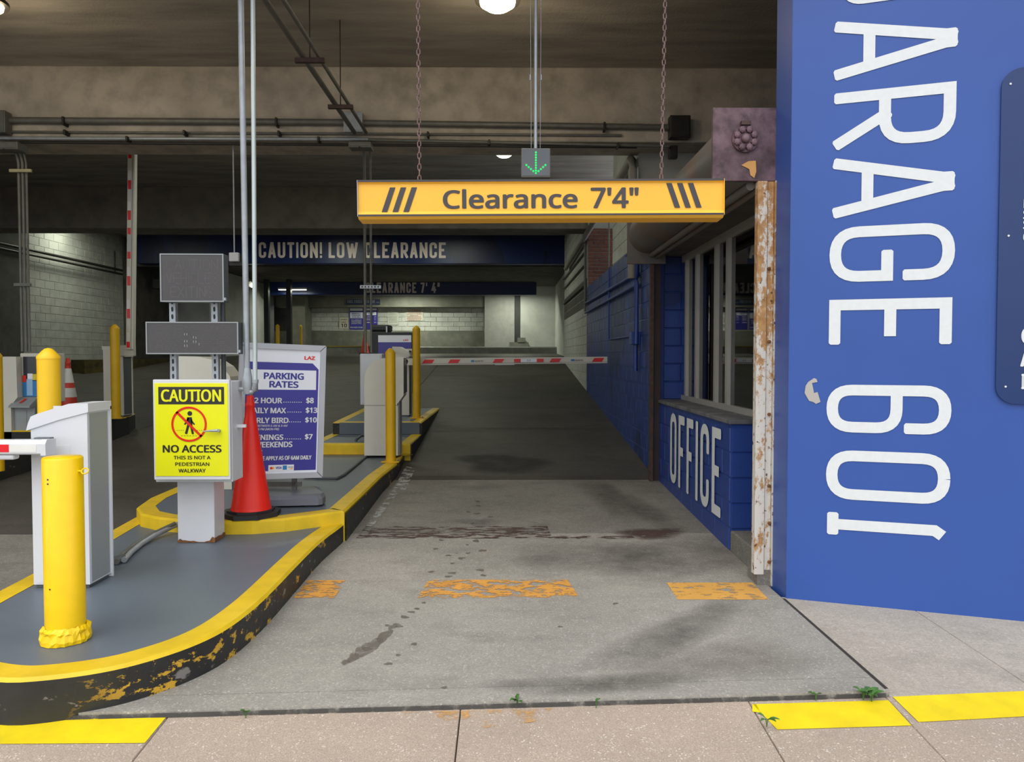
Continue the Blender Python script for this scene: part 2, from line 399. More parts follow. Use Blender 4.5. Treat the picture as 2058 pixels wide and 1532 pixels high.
def glyph(mb, ch, x0, x1, z0, z1, t, tf, m=0, rad=None, nv=Vector((0, -1, 0))):
    """one letter in the box, stroke width t; tf(x, z) gives the 3D point"""
    sx, sz = (x1-x0-t), (z1-z0-t); QV = []; QF = []
    for ip, path in enumerate(GL[ch][1]):
        butt = path[-1] == 'b'; pp = [p for p in path if p != 'b']
        P = [Vector((x0+t/2+p[0]*sx, z0+t/2+p[1]*sz)) for p in pp]
        flag = [p[2] if len(p) > 2 else None for p in pp]
        closed = (P[0]-P[-1]).length < 1e-6
        R = rad if rad else min(abs(sx)*.5, abs(sz)*.3)
        out = [P[0]]
        for i in range(1, len(P)-1):
            r = R if flag[i] == 1 else 0
            a = (P[i-1]-P[i]); b = (P[i+1]-P[i]); r = min(r, a.length*(.5 if flag[i-1] == 1 else 1), b.length*(.5 if flag[i+1] == 1 else 1))
            if r == 0: out.append(P[i]); continue
            pa, pb = P[i]+a.normalized()*r, P[i]+b.normalized()*r; k = 7 if flag[i] == 1 else 2
            for j in range(k+1):
                q = j/k; out.append(pa*(1-q)**2+P[i]*2*q*(1-q)*.98+pb*q*q+P[i]*2*q*(1-q)*.02)
        out.append(P[-1])
        if not butt and not closed:
            out[0] = out[0]+(out[0]-out[1]).normalized()*t*.36; out[-1] = out[-1]+(out[-1]-out[-2]).normalized()*t*.36
        cl = [out[0]]
        for q in out[1:]:
            if (q-cl[-1]).length > 1e-5: cl.append(q)
        out = cl; L = []; Rr = []
        for i, p in enumerate(out):
            d1 = (out[i]-out[i-1]).normalized() if i else (out[1]-out[0]).normalized()
            d2 = (out[i+1]-out[i]).normalized() if i < len(out)-1 else d1
            d = (d1+d2).normalized(); nn = Vector((-d.y, d.x)); k = t/2/max(.5, nn.dot(Vector((-d1.y, d1.x))))
            L.append(p+nn*k); Rr.append(p-nn*k)
        n = len(out)
        def quad(a, b, c_, d):
            o_ = len(QV); ar = (b.x-a.x)*(c_.y-a.y)-(b.y-a.y)*(c_.x-a.x)
            q = [a, b, c_, d]; QV.extend(q); f = [o_, o_+1, o_+2, o_+3]; QF.append(f if ar > 0 else f[::-1])
        for i in range(n-1): quad(Rr[i], Rr[i+1], L[i+1], L[i])
        if not butt and not closed:
            for e, o2 in ((0, 1), (-1, -2)):
                d = (out[e]-out[o2]).normalized(); A, B = (Rr[e], L[e]); m1, m2 = A+d*t*.14+(B-A)*.16, B+d*t*.14+(A-B)*.16
                quad(A, m1, m2, B)
    r_ = geometry.delaunay_2d_cdt(QV, [], QF, 1, 1e-6)
    mb.add([Vector(tf(v.x, v.y)) for v in r_[0]], [tuple(f) for f, og in zip(r_[2], r_[5]) if len(og)], m)
def stroke_text(mb, s, x0, x1, z0, z1, t, tf, gap=.10, m=0, nv=Vector((0, -1, 0))):
    hh = z1-z0; tot = sum(GL[c][0] for c in s)+gap*(len(s)-1); k = (x1-x0)/(tot*hh); x = x0
    for c in s:
        w = GL[c][0]*hh*k
        if GL[c][1]: glyph(mb, c, x, x+w, z0, z1, min(t, w*.999) if c not in "I!'" else min(t, w), tf, m, nv=nv)
        x += w+gap*hh*k

# ------------------------------------------------------------------ ground profile
def fz(Y):
    pts = [(-50, 0), (5, 0), (6, .02), (8.5, .11), (9.3, .155), (24.4, 1.50), (30.5, 1.66), (60, 1.66)]
    for (a, za), (b, zb) in zip(pts, pts[1:]):
        if Y <= b: return za+(zb-za)*(Y-a)/(b-a)
    return pts[-1][1]
YJ = lambda X: 3.31+.053*X           # the joint between driveway and sidewalk
XW = 1.72                            # driveway side of the right-hand wall
def swz(X, Y): return -.024-.08*(YJ(X)-Y)

# ================================================================== STRUCTURE
def struct(name, label, cat):
    return thing(name, label, cat, kind='structure')
floor = struct('floor', 'sloping concrete driveway floor rising into the garage', 'floor')
def slab(x0, x1, ya, yb, mat, name='slab', gap=.006, xs=None):
    """ya, yb numbers or functions of X; follows the ground profile"""
    mb = MB(); fa = ya if callable(ya) else (lambda X: ya); fb = yb if callable(yb) else (lambda X: yb)
    xs = [x0+gap, x1-gap]; br = sorted({0, 1} | set())
    rows = []
    Ym = (fa(x0)+fb(x0))/2
    ts = [0]; inner = sorted({(k-fa(x0))/(fb(x0)-fa(x0)) for k in (5, 6, 8.5, 9.3, 24.4, 30.5) if fa(x0)+.05 < k < fb(x0)-.05}); ts += inner+[1]
    vs = []
    for t_ in ts:
        for X in xs:
            Y = fa(X)+gap+(fb(X)-fa(X)-2*gap)*t_; vs.append((X, Y, fz(Y)))
    n = len(ts); vs += [(x, y, z-.15) for x, y, z in vs]; N = 2*n; fs = []
    for i in range(n-1): fs.append((2*i, 2*i+1, 2*i+3, 2*i+2)); fs.append((N+2*i+2, N+2*i+3, N+2*i+1, N+2*i)); fs.append((2*i, 2*i+2, N+2*i+2, N+2*i)); fs.append((2*i+3, 2*i+1, N+2*i+1, N+2*i+3))
    fs += [(1, 0, N, N+1), (N-2, N-1, 2*N-1, 2*N-2)]
    return mb.add(vs, fs).build(name, mat, floor)
slab(-1.9, XW, YJ, lambda X: YJ(X)+.15, drive_m, gap=.002)
slab(-1.9, XW, lambda X: YJ(X)+.15, 6.36, drive_m, gap=.003)
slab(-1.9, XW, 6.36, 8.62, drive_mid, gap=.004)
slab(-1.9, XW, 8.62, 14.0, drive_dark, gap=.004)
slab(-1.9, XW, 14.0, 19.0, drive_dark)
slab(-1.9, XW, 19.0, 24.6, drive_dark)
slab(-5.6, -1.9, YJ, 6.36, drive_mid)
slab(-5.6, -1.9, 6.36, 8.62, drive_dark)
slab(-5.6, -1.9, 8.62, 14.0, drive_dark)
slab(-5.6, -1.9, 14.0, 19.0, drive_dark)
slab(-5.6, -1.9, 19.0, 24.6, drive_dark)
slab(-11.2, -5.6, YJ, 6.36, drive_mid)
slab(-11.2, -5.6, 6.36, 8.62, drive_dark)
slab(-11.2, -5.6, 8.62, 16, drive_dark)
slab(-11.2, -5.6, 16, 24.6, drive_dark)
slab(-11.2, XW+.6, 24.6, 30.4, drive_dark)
base = MB(); ys = [3.45, 5, 6, 8.5, 9.3, 24.4, 31]
for a, b in zip(ys, ys[1:]):
    za, zb = fz(a)-.012, fz(b)-.012; base.add([(-11.3, a, za), (1.71, a, za), (1.71, b, zb), (-11.3, b, zb)], [(0, 1, 2, 3)])
base.build('joint_filler', mk('dark_joint_dirt', (.035, .03, .025), .9), floor)

sidewalk = struct('sidewalk', 'concrete sidewalk slabs in front of the garage entrance', 'sidewalk')
def quad_slab(p, mat, th=.12, name='slab', parent=None):
    mb = MB(); q = [Vector(v) for v in p]; cen = sum(q, Vector())/4
    top = [v+(cen-v).normalized()*.007 for v in q]; top2 = [v+(cen-v).normalized()*.003-Vector((0, 0, .006)) for v in q]
    n = 4; vs = top+top2+[v-Vector((0, 0, th)) for v in top2]
    fs = [(0, 1, 2, 3)]+[(i+4*k, i+4*k+4, (i+1) % 4+4*k+4, (i+1) % 4+4*k) for k in (0, 1) for i in range(4)]
    return mb.add(vs, fs).build(name, mat, parent or sidewalk)
xj = [-6.4, -5.1, -3.85, -2.65, -1.43, -.195, 1.075, 1.70, 2.9, 4.1, 5.3]
for a, b in zip(xj, xj[1:]):
    for r in range(3):
        def C(X, k, side):
            Y = YJ(X)-1.25*k
            Xs = X+0.0*(k); return (Xs, Y, swz(X, Y))
        quad_slab([C(a, r+1, 0), C(b, r+1, 0), C(b, r, 0), C(a, r, 0)], walk_m)
# facade frame: u runs along the wall to the right and towards the street
A20 = math.radians(19.8); U0 = Vector((1.742, 4.73, 0)); UD = Vector((math.cos(A20), -math.sin(A20), 0)); UN = Vector((-math.sin(A20), -math.cos(A20), 0))
def fac(u, z, off=0.0): return U0+UD*u+UN*off+Vector((0, 0, z))
def facpx(px, py, off=0):
    d = ray(px, py); P0 = U0+UN*off; t = (P0-Vector((0, 0, 0))).dot(UN)/d.dot(UN); p = Vector((0, 0, CAMZ))+d*t
    return ((p-U0).dot(UD), p.z)
for a, b in ((XW, 2.42), (2.42, 3.2), (3.2, 4.2), (4.2, 5.3)):
    def top(X): return 4.73-(X-1.742)*math.tan(A20)
    quad_slab([(a, YJ(a), -.022), (b, YJ(b), -.022), (b, top(b)+.02, 0), (a, top(a)+.02, 0)], walk_pale)
MB().add([(-1.95, YJ(-1.95)-.014, -.0235), (1.72, YJ(1.72)-.014, -.0235), (1.72, YJ(1.72)-.004, -.008), (-1.95, YJ(-1.95)-.004, -.008)], [(0, 1, 2, 3)]).build('joint_dirt', decal('joint_dirt', (.045, .04, .034), .44, 16, .1, fine=(1, .3, 1)), sidewalk)
MB().add([(XW-.009, 3.42, .002), (XW+.008, 3.42, .002), (XW+.012, 4.72, .002), (XW-.006, 4.72, .002)], [(0, 1, 2, 3)]).build('joint_dirt', mk('dark_joint_dirt', (.035, .03, .025), .9), sidewalk)
street = MB().add([(-60, -40, -.32), (60, -40, -.32), (60, -.6, -.32), (-60, -.6, -.32)], [(0, 1, 2, 3)]).build('street', mk('asphalt', (.10, .10, .10), .9))
tag(street, 'grey asphalt street in front of the sidewalk', 'street', kind='structure')
sub = MB().add([(-60, -.6, -.33), (60, -.6, -.33), (60, 3.6, -.13), (-60, 3.6, -.13), (60, 12, -.13), (-60, 12, -.13)], [(0, 1, 2, 3), (3, 2, 4, 5)]).build('subsoil', mk('dark_joint_dirt', (.03, .03, .03), .9), sidewalk)

# --- ceiling and beams
ceiling = struct('ceiling', 'board-marked concrete garage ceiling slab', 'ceiling')
MB().box(-11.4, 5.6, 4.45, 22.9, 5.02, 5.3).build('slab', ceil_m, ceiling)
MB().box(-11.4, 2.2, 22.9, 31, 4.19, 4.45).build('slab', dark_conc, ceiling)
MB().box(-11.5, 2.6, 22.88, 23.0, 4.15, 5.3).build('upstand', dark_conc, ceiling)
def beam(name, label, x0, x1, y0, y1, z0, z1, mat):
    return tag(MB().box(x0, x1, y0, y1, z0, z1, c=.02).build(name, mat), label, 'beam', kind='structure')
beam('beam', 'pale stained concrete beam carrying the long conduits', -11.4, 5.5, 9.5, 10.15, 4.12, 5.03, beam_m)
beam('beam', 'dark plain concrete beam behind the conduit beam', -11.4, 1.76, 16.2, 16.9, 4.17, 5.03, stained('brown_beam_concrete', (.30, .27, .22), (.24, .22, .18), (.18, .165, .14), s1=1, s2=3))
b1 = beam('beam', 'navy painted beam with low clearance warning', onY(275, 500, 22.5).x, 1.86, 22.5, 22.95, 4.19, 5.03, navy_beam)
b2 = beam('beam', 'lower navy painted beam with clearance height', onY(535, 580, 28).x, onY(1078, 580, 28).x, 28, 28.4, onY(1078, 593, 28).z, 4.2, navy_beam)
beam('beam', 'grey concrete beam above the white back wall', -8.8, -.8, 29.7, 30.2, 3.40, 4.2, dado_m)
# --- facade above and right
wf = struct('wall_front', 'blue painted facade wall beside the garage entrance', 'wall')
mb = MB(); p = [U0, U0+UD*4, U0+UD*4-UN*.35, Vector((1.742, 5.0, 0))]
mb.prism([(v.x, v.y) for v in p], -.1, 7, 'z'); mb.build('wall_panel', facade_m, wf)
MB().box(-14, 1.742, 4.30, 4.5, 4.72, 8).build('header', ceil_m, wf)
GY = [('G', -75, 13), ('A', 45, 161), ('R', 188, 300), ('A', 320, 438), ('G', 458, 568), ('E', 603, 693), ('6', 773, 868), ('0', 904, 1002), ('1', 1029, 1074)]
ua = facpx(1668, 800)[0]; ub = facpx(1910, 800)[0]
GX = {0: (1690, 1925), 1: (1677, 1924), 2: (1676, 1921), 3: (1674, 1918), 4: (1667, 1919), 5: (1666, 1913), 6: (1661, 1912), 7: (1660, 1910), 8: (1662, 1907)}
for i, (ch, ya, yb) in enumerate(GY):
    ul, _ = facpx(GX[i][0], (ya+yb)/2); ur, _ = facpx(GX[i][1], (ya+yb)/2)
    _, za = facpx(GX[i][0]+8, ya); _, zb = facpx(GX[i][0]+8, yb)
    mb = MB(); glyph(mb, ch, -za, -zb, ul, ur, .064, lambda x, z: fac(z, -x, .004), nv=UN)
    mb.build('letter', letter_m, wf)
pp = [(1636, 760), (1641, 762), (1643, 768), (1632, 770), (1636, 790), (1643, 788), (1649, 808), (1640, 812), (1634, 808), (1626, 806), (1617, 790), (1619, 776), (1624, 768)]
q = [facpx(*a) for a in pp]
MB().add([fac(u, z, .004) for u, z in q], [tuple(range(len(q)))]).build('torn_patch', patch_m, wf)
# navy notice panel on the facade
uL = facpx(2003, 600)[0]; zt = facpx(2030, 140)[1]; zb_ = facpx(2030, 812)[1]; uC = uL+.95
navy = thing('wall_sign', 'navy rounded panel sign fixed to the blue facade wall', 'sign', tuple(fac(uL, zb_)), 0)
mb = MB(); rr = .10; out = []
for (cx, cz, a0) in ((uL+rr, zb_+rr, PI), (uC-rr, zb_+rr, 1.5*PI), (uC-rr, zt-rr, 0), (uL+rr, zt-rr, .5*PI)):
    for k in range(9): a = a0+k*PI/16; out.append((cx+rr*math.cos(a), cz+rr*math.sin(a)))
n = len(out); mb.add([fac(u, z, .004) for u, z in out]+[fac(u, z, .018) for u, z in out], [tuple(range(n, 2*n))[::-1]]+[(i, (i+1) % n, n+(i+1) % n, n+i) for i in range(n)])
mb.build('panel', navy_m, navy, True)
for px, py in ((2029, 171), (2025, 475), (2019, 777)):
    u, z = facpx(px, py); s_ = MB()
    s_.add([fac(u+.006*math.cos(k*PI/4), z+.006*math.sin(k*PI/4), .022) for k in range(8)], [tuple(range(8))]); s_.build('screw', letter_m, navy, True)
mb = MB()
for ch, px, py, h in (('C', 2050, 692, 33), ('A', 2048, 737, 33), ('I', 2050, 782, 30), ('O', 2054, 487, 18), ('S', 2054, 462, 18), ('S', 2054, 442, 18), ('F', 2055, 420, 18), ('I', 2056, 365, 16), ('I', 2057, 335, 16)):
    u, z = facpx(px, py); hh = h/350.; u1 = u+hh*(.62 if ch != 'I' else .2)
    text_into(mb, ch, u, u1, z, z+hh, bold=.03, tf=lambda x, zz: fac(x, zz, .021), nv=UN)
mb.build('lettering', letter_m, navy, True)

# --- right wall of the driveway (blocks built one by one)
BM = {}
def block_mesh(w, h, mat, dep=.03, key=''):
    k = (round(w, 3), round(h, 3), mat.name, key)
    if k not in BM:
        m_ = MB(); c = .006; g = .004
        a = [(g, 0, g), (w-g, 0, g), (w-g, 0, h-g), (g, 0, h-g)]; b = [(g+c, -dep*.3-.004, g+c), (w-g-c, -dep*.3-.004, g+c), (w-g-c, -dep*.3-.004, h-g-c), (g+c, -dep*.3-.004, h-g-c)]
        m_.add(a+b, [(4, 5, 6, 7)]+[(i, (i+1) % 4, 4+(i+1) % 4, 4+i) for i in range(4)]); BM[k] = m_.mesh('block', mat)
    return BM[k]
def blocks(parent, org, ang, L, z0, z1, mat, bw=.4, bh=.2, low=None, matf=None, name='block', top=None):
    """running-bond pieces from org along direction ang; faces look to -Y before the turn"""
    k = 0; z = z0; cnt = 0
    while z < z1-.02:
        h = min(bh, z1-z); x = -(bw/2 if k % 2 else 0)
        while x < L-.01:
            a = max(0, x); b = min(L, x+bw)
            if b-a > .03:
                px = org[0]+math.cos(ang)*(a+b)/2; py = org[1]+math.sin(ang)*(a+b)/2
                if (low is None or z+h > low(py)+.01) and (top is None or z+.02 < top(px, py)):
                    mm = matf(px, py, z) if matf else mat
                    put(name, block_mesh(b-a, h, mm), parent, (org[0]+math.cos(ang)*a, org[1]+math.sin(ang)*a, z), (0, 0, ang)); cnt += 1
            x += bw
        z += bh; k += 1
    return cnt
wr = struct('wall_right', 'blue and white painted block wall along the driveway', 'wall')
MB().box(XW, 2.6, 8.66, 16.3, -.1, 2.96).build('masonry_core', blue_plain, wr)
MB().box(XW, 2.6, 10.0, 12.4, 2.96, 4.12).box(XW, 2.6, 10.16, 12.4, 4.12, 5.05).build('masonry_core', mortar_m, wr)
blocks(wr, (XW+.006, 16.3), -PI/2, 16.3-8.70, .16, 2.96, blue_block, low=fz)
blocks(wr, (XW+.006, 12.4), -PI/2, 12.4-10.0, 2.96, 4.12, white_block)
MB().box(1.80, 5.6, 10.02, 10.6, 2.7, 5.05).build('masonry_core', dark_conc, wr)
blocks(wr, (1.80, 10.015), 0, 2.2, 2.96, 4.12, stained('bare_grey_block', (.16, .15, .13), (.13, .12, .105), (.09, .085, .08)), bw=.4)
MB().box(5.4, 5.6, 3.2, 10.4, -.1, 5.05).build('masonry_core', dark_conc, wr)
MB().box(XW+.02, 5.4, 8.7, 10.3, 2.85, 2.95).build('office_roof', dark_conc, wr)
wr2 = struct('wall_right_far', 'white painted block wall on the far side of the brick pier', 'wall')
MB().box(XW, 2.6, 16.3, 22.6, -.1, 5.05).build('masonry_core', mortar_m, wr2)
XB = XW+.13
def farmat(x, y, z): return grey_block if 2.55 <= z < 3.0 else white_block
blocks(wr2, (XW+.006, 22.5), -PI/2, 22.5-16.3, .76, 4.96, white_block, low=fz, matf=farmat, bw=.6)
MB().box(1.9, 2.6, 22.6, 29.6, 1.2, 4.25).build('masonry_core', white_wall, wr2)
# brick pier
pier = struct('pillar', 'red brick pier set back above the blue wall', 'pillar')
MB().box(XW, 2.62, 16.14, 16.3, 2.6, 4.6).build('mortar_bed', mortar_m, pier)
blocks(pier, (XW, 16.135), 0, .62, 2.7, 4.17, brick_m, bw=.215, bh=.075, name='brick')
# --- office: low wall, ledge, windows, room behind
wo = struct('wall_office', 'blue block office wall with painted office lettering', 'wall')
MB().box(XW+.001, 3.4, 5.852, 8.66, -.1, .99).build('masonry_core', blue_plain, wo)
n1 = blocks(wo, (XW+.006, 8.66), -PI/2, 8.66-5.85, .0, .96, blue_block, bh=.192)
blocks(wo, (XW, 5.855), 0, .8, .18, .96, blue_block, bh=.195)
MB().box(XW-.02, 3.4, 5.83, 8.66, .985, 1.02, c=.006).build('ledge', stained('grey_ledge_paint', (.09, .095, .11), (.07, .075, .09), (.2, .2, .2)), wo)
MB().box(XW+.28, 3.4, 8.64, 8.68, 1.02, 2.62).build('masonry_core', blue_plain, wo)
MB().box(XW+.05, XW+.35, 8.655, 8.75, .9, 2.62).build('masonry_core', blue_plain, wo)
blocks(wo, (XW+.05, 8.652), 0, .24, 1.02, 2.62, blue_block)
MB().box(XW-.0, 5.4, 5.06, 8.7, 2.62, 2.9).build('lintel', dark_conc, wo)
mb = MB(); oy0, oy1 = onX(1350, 900, XW).y, onX(1453, 900, XW).y
stroke_text(mb, 'OFFICE', -oy0, -oy1, .215, .925, .085, lambda x, z: (XW-.016, -x, z), gap=.14, nv=Vector((-1, 0, 0)))
mb.build('lettering', letter_m, wo)
room = struct('wall_office_inside', 'dark office room behind the windows', 'wall')
mb = MB(); x0, x1, y0, y1 = 2.06, 4.6, 5.5, 8.63
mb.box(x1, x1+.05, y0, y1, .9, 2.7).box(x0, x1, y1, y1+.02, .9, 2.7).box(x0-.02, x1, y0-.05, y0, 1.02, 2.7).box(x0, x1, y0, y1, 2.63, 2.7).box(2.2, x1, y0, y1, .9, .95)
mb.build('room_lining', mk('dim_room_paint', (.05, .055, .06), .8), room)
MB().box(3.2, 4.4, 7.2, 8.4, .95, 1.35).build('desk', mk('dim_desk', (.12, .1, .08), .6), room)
win = struct('window_1', 'aluminium framed office windows above the ledge', 'window')
XG = 2.0
mb = MB(); mb.box(XG-.03, XG+.03, 5.5, 8.64, 1.02, 1.07).box(XG-.03, XG+.03, 5.5, 8.64, 2.55, 2.62).build('frame', alu, win)
for px in (1383, 1404, 1443, 1467):
    Y = onX(px, 700, XG).y; MB().box(XG-.035, XG+.03, Y-.03, Y+.03, 1.07, 2.55).build('mullion', alu, win)
ym = [onX(p_, 700, XG).y for p_ in (1404, 1443, 1467)]
for a, b in ((8.6, ym[0]), (ym[0], ym[1]), (ym[1], ym[2]), (ym[2], 5.55)):
    MB().box(XG, XG+.006, b+.03, a-.03, 1.07, 2.55).build('pane', glass_m, win)
st = MB().box(XW-.0, 2.1, 5.02, 5.85, -.05, .17, c=.01).build('step', drive_mid); tag(st, 'grey concrete step beside the rusted guide post', 'step', kind='structure')
# --- left wall
wl = struct('wall_left', 'white painted block wall on the far left of the garage', 'wall')
XL = -11.2
MB().box(XL-.3, XL, 3.4, 22.9, -.1, 5.1).build('masonry_core', mortar_m, wl)
MB().box(XL-.1, XL+.12, 3.6, 17.85, -.1, 5.1).build('grey_bay', grey_block, wl)  # darker grey facing over the nearer stretch of the left wall
blocks(wl, (XL-.006, 17.9), PI/2, 4.85, .95, 4.95, white_block, low=fz)
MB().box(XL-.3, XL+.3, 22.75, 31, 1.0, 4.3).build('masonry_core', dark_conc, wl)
# --- back wall
wb = struct('wall_back', 'white banded block wall at the back of the garage', 'wall')
YB = 30.2
MB().box(-9.2, -.8, YB, YB+.3, 1.4, 2.5).build('dado', dado_m, wb)
MB().box(-8.2, -.8, YB+.02, YB+.3, 2.5, 3.5).build('masonry_core', mortar_m, wb)
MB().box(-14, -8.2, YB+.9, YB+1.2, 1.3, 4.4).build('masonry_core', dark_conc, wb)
blocks(wb, (-8.1, YB+.015), 0, 7.25, 2.5, 3.4, white_block, bw=.45, bh=.18)
pc = onY(974, 650, 29.6).x
MB().box(pc, onY(1034, 600, 29.6).x, 29.6, 30.3, 1.5, 4.2).build('plain_panel', stained('pale_grey_plaster', (.42, .42, .39), (.38, .38, .35), (.33, .33, .3)), wb)
MB().box(onY(1046, 600, 29.6).x, 2.2, 29.6, 30.3, 1.5, 4.2).build('plain_panel', white_wall, wb)
MB().box(onY(1030, 600, 29.6).x, onY(1050, 600, 29.6).x, 29.7, 30.3, 1.5, 4.2).build('steel_post', mk('dark_green_grey_steel', (.05, .055, .05), .6), wb)
MB().box(onY(1024, 600, 29.3).x, onY(1062, 600, 29.3).x, 29.3, 29.65, 1.75, 2.05).box(onY(1040, 600, 29.3).x, onY(1056, 600, 29.3).x, 29.28, 29.65, 2.05, 2.22).build('post_foot', dado_m, wb)
# kerb in front of the back wall
kb = MB().box(-9.0, 1.9, 28.6, 29.6, 1.3, 1.87, c=.04).build('kerb', stained('pale_grey_kerb', (.22, .23, .21), (.18, .19, .175), (.28, .28, .25))); tag(kb, 'grey concrete kerb along the foot of the back wall', 'kerb', kind='structure')
kl = MB().box(-9.0, -3.6, 28.58, 28.8, 1.86, 1.90).build('kerb_paint', mk('dull_yellow_kerb_paint', (.35, .28, .04), .7), kb)
# left alcove: side wall with dark posts
MB().box(-9.15, -8.9, 24, 29.8, 1.3, 4.2).build('side_wall', white_wall, wb)
for px in (535, 580):
    MB().box(onY(px-5, 600, 27).x, onY(px+4, 600, 27).x, 27, 27.2, 1.5, 4.2).build('steel_post', black_box, wb)
MB().box(-11, -9.2, 25.4, 25.7, 1.3, 4.2).build('side_wall', white_wall, wb)
MB().box(onY(583, 600, 29).x, onY(610, 600, 29).x, 29.2, 30.2, 1.5, 4.2).build('plain_panel', dado_m, wb)

# ================================================================== TRAFFIC ISLANDS
def inset(P, d):
    n = len(P); out = []
    for i in range(n):
        a, b, c = Vector(P[i-1]), Vector(P[i]), Vector(P[(i+1) % n])
        d1 = (b-a).normalized(); d2 = (c-b).normalized(); n1 = Vector((-d1.y, d1.x)); n2 = Vector((-d2.y, d2.x))
        m = (n1+n2).normalized(); k = d/max(.35, m.dot(n1)); out.append((b.x+m.x*k, b.y+m.y*k))
    return out
def smooth_poly(P, it=2):
    for _ in range(it):
        Q = []
        for i in range(len(P)):
            a, b = P[i], P[(i+1) % len(P)]; 
            if len(a) > 2 and len(b) > 2: Q.append(a); continue
            Q.append((a[0]*.75+b[0]*.25, a[1]*.75+b[1]*.25)); Q.append((a[0]*.25+b[0]*.75, a[1]*.25+b[1]*.75))
        P = Q
    return P
def level(parent, P, zt, zb, w=.14, side=None, topm=None):
    """P counter-clockwise; kerb ring and painted deck are separate parts"""
    I = inset(P, w); I2 = inset(P, .015); n = len(P); k = MB()
    zbs = [zb(p) if callable(zb) else zb for p in P]
    vs = [(x, y, zbs[i]) for i, (x, y) in enumerate(P)]+[(x, y, zt-.015) for x, y in P]+[(x, y, zt) for x, y in I2]+[(x, y, zt) for x, y in I]
    k.add(vs, [(i, (i+1) % n, n+(i+1) % n, n+i) for i in range(n)], 1)
    k.add(vs, [(a*n+i, a*n+(i+1) % n, (a+1)*n+(i+1) % n, (a+1)*n+i) for a in (1, 2) for i in range(n)], 0)
    kb_ = k.build('kerb', [topm or kerb_top, side or kerb_side], parent, True)
    MB().add([(x, y, zt-.002) for x, y in I], [tuple(range(n))]).build('deck', deck_m, parent, True)
    return kb_
isl = thing('traffic_island', 'raised blue-grey entrance island with yellow and black kerb', 'island', (-2.1, 4.2, 0))
c2_ = onZ(692, 1027, .27); c2 = (c2_.x, c2_.y)
pxs = [(0, 1368), (110, 1360), (219, 1344), (306, 1322), (394, 1292), (460, 1259), (520, 1212), (560, 1172), (597, 1133), (645, 1085)]
L1 = [onZ(x, y, .17)[:2] for x, y in pxs]
L1 += [c2, (c2[0]+.02, 7.0), (-3.12, 7.0), (-3.08, 6.4), (-2.97, 5.4), (-2.90, 4.6), (-2.86, 4.0), (-2.78, 3.6), (-2.6, 3.35), (-2.35, 3.24)]
level(isl, smooth_poly(L1, 2), .17, lambda p: -.04)
eR = [tuple(onZ(x, y, .27)[:2]) for x, y in ((733, 988), (766, 956), (797, 932), (815, 908))]
L2 = [(-3.12, 7.4), (-3.10, 6.7), (-3.02, 6.3), (-2.86, 6.03), (-2.65, 5.88), (-2.4, 5.79), (-2.15, 5.75), (-1.9, 5.76), (-1.68, 5.84), (c2[0]-.16, c2[1]-.12), (c2[0]-.03, c2[1]-.015), c2]+eR+[(eR[-1][0], 9.8), (-2.55, 9.8)]
level(isl, L2, .27, .02, side=kerb_top)
for (a_, b_) in zip(L2[11:16], L2[12:17]):
    q_ = [(a_[0]+.012, a_[1]), (b_[0]+.012, b_[1])]; MB().add([(q_[0][0], q_[0][1], -.02), (q_[1][0], q_[1][1], -.02), (q_[1][0], q_[1][1], .25), (q_[0][0], q_[0][1], .25)], [(0, 1, 2, 3)]).build('kerb_face', kerb_side, isl, True)
L3 = [(-2.50, 9.7), (-1.20, 9.7), (-1.19, 11.1), (-2.5, 11.1)]
ky = level(isl, L3, .40, .0, side=kerb_top)
L4 = [(-2.45, 10.93), (-1.19, 10.93), (-1.18, 14.2), (-2.6, 14.6)]
level(isl, L4, .57, .1, side=kerb_side)
MB().box(-2.35, -1.22, 10.90, 10.94, .402, .565).build('riser', deck_m, isl, True)
MB().box(-1.205, -1.185, 9.72, 14.2, .05, .39).build('kerb_face', black_kerb, isl, True)
isl2 = thing('traffic_island', 'far left exit island carrying pay station and raised barrier', 'island', (-6.3, 9, 0))
level(isl2, [(-7.3, 5.6), (-5.7, 5.6), (-5.62, 9.3), (-7.3, 9.3)], .42, 0)
level(isl2, [(-7.3, 9.2), (-5.62, 9.2), (-5.6, 11.5), (-5.75, 12.0), (-6.1, 12.2), (-7.3, 12.2)], .62, 0, side=black_kerb)
# kerb nose by the left wall
kn = MB().prism([(-11.1, 19.8), (-10.6, 19.5), (-10.0, 20.6), (-9.9, 23), (-11.1, 23)], 1.0, 1.42, 'z').build('kerb', [stained('dirty_yellow_kerb', (.14, .10, .02), (.06, .05, .02), (.03, .03, .025))]); tag(kn, 'dirty yellow kerb along the white left wall', 'kerb', kind='structure')

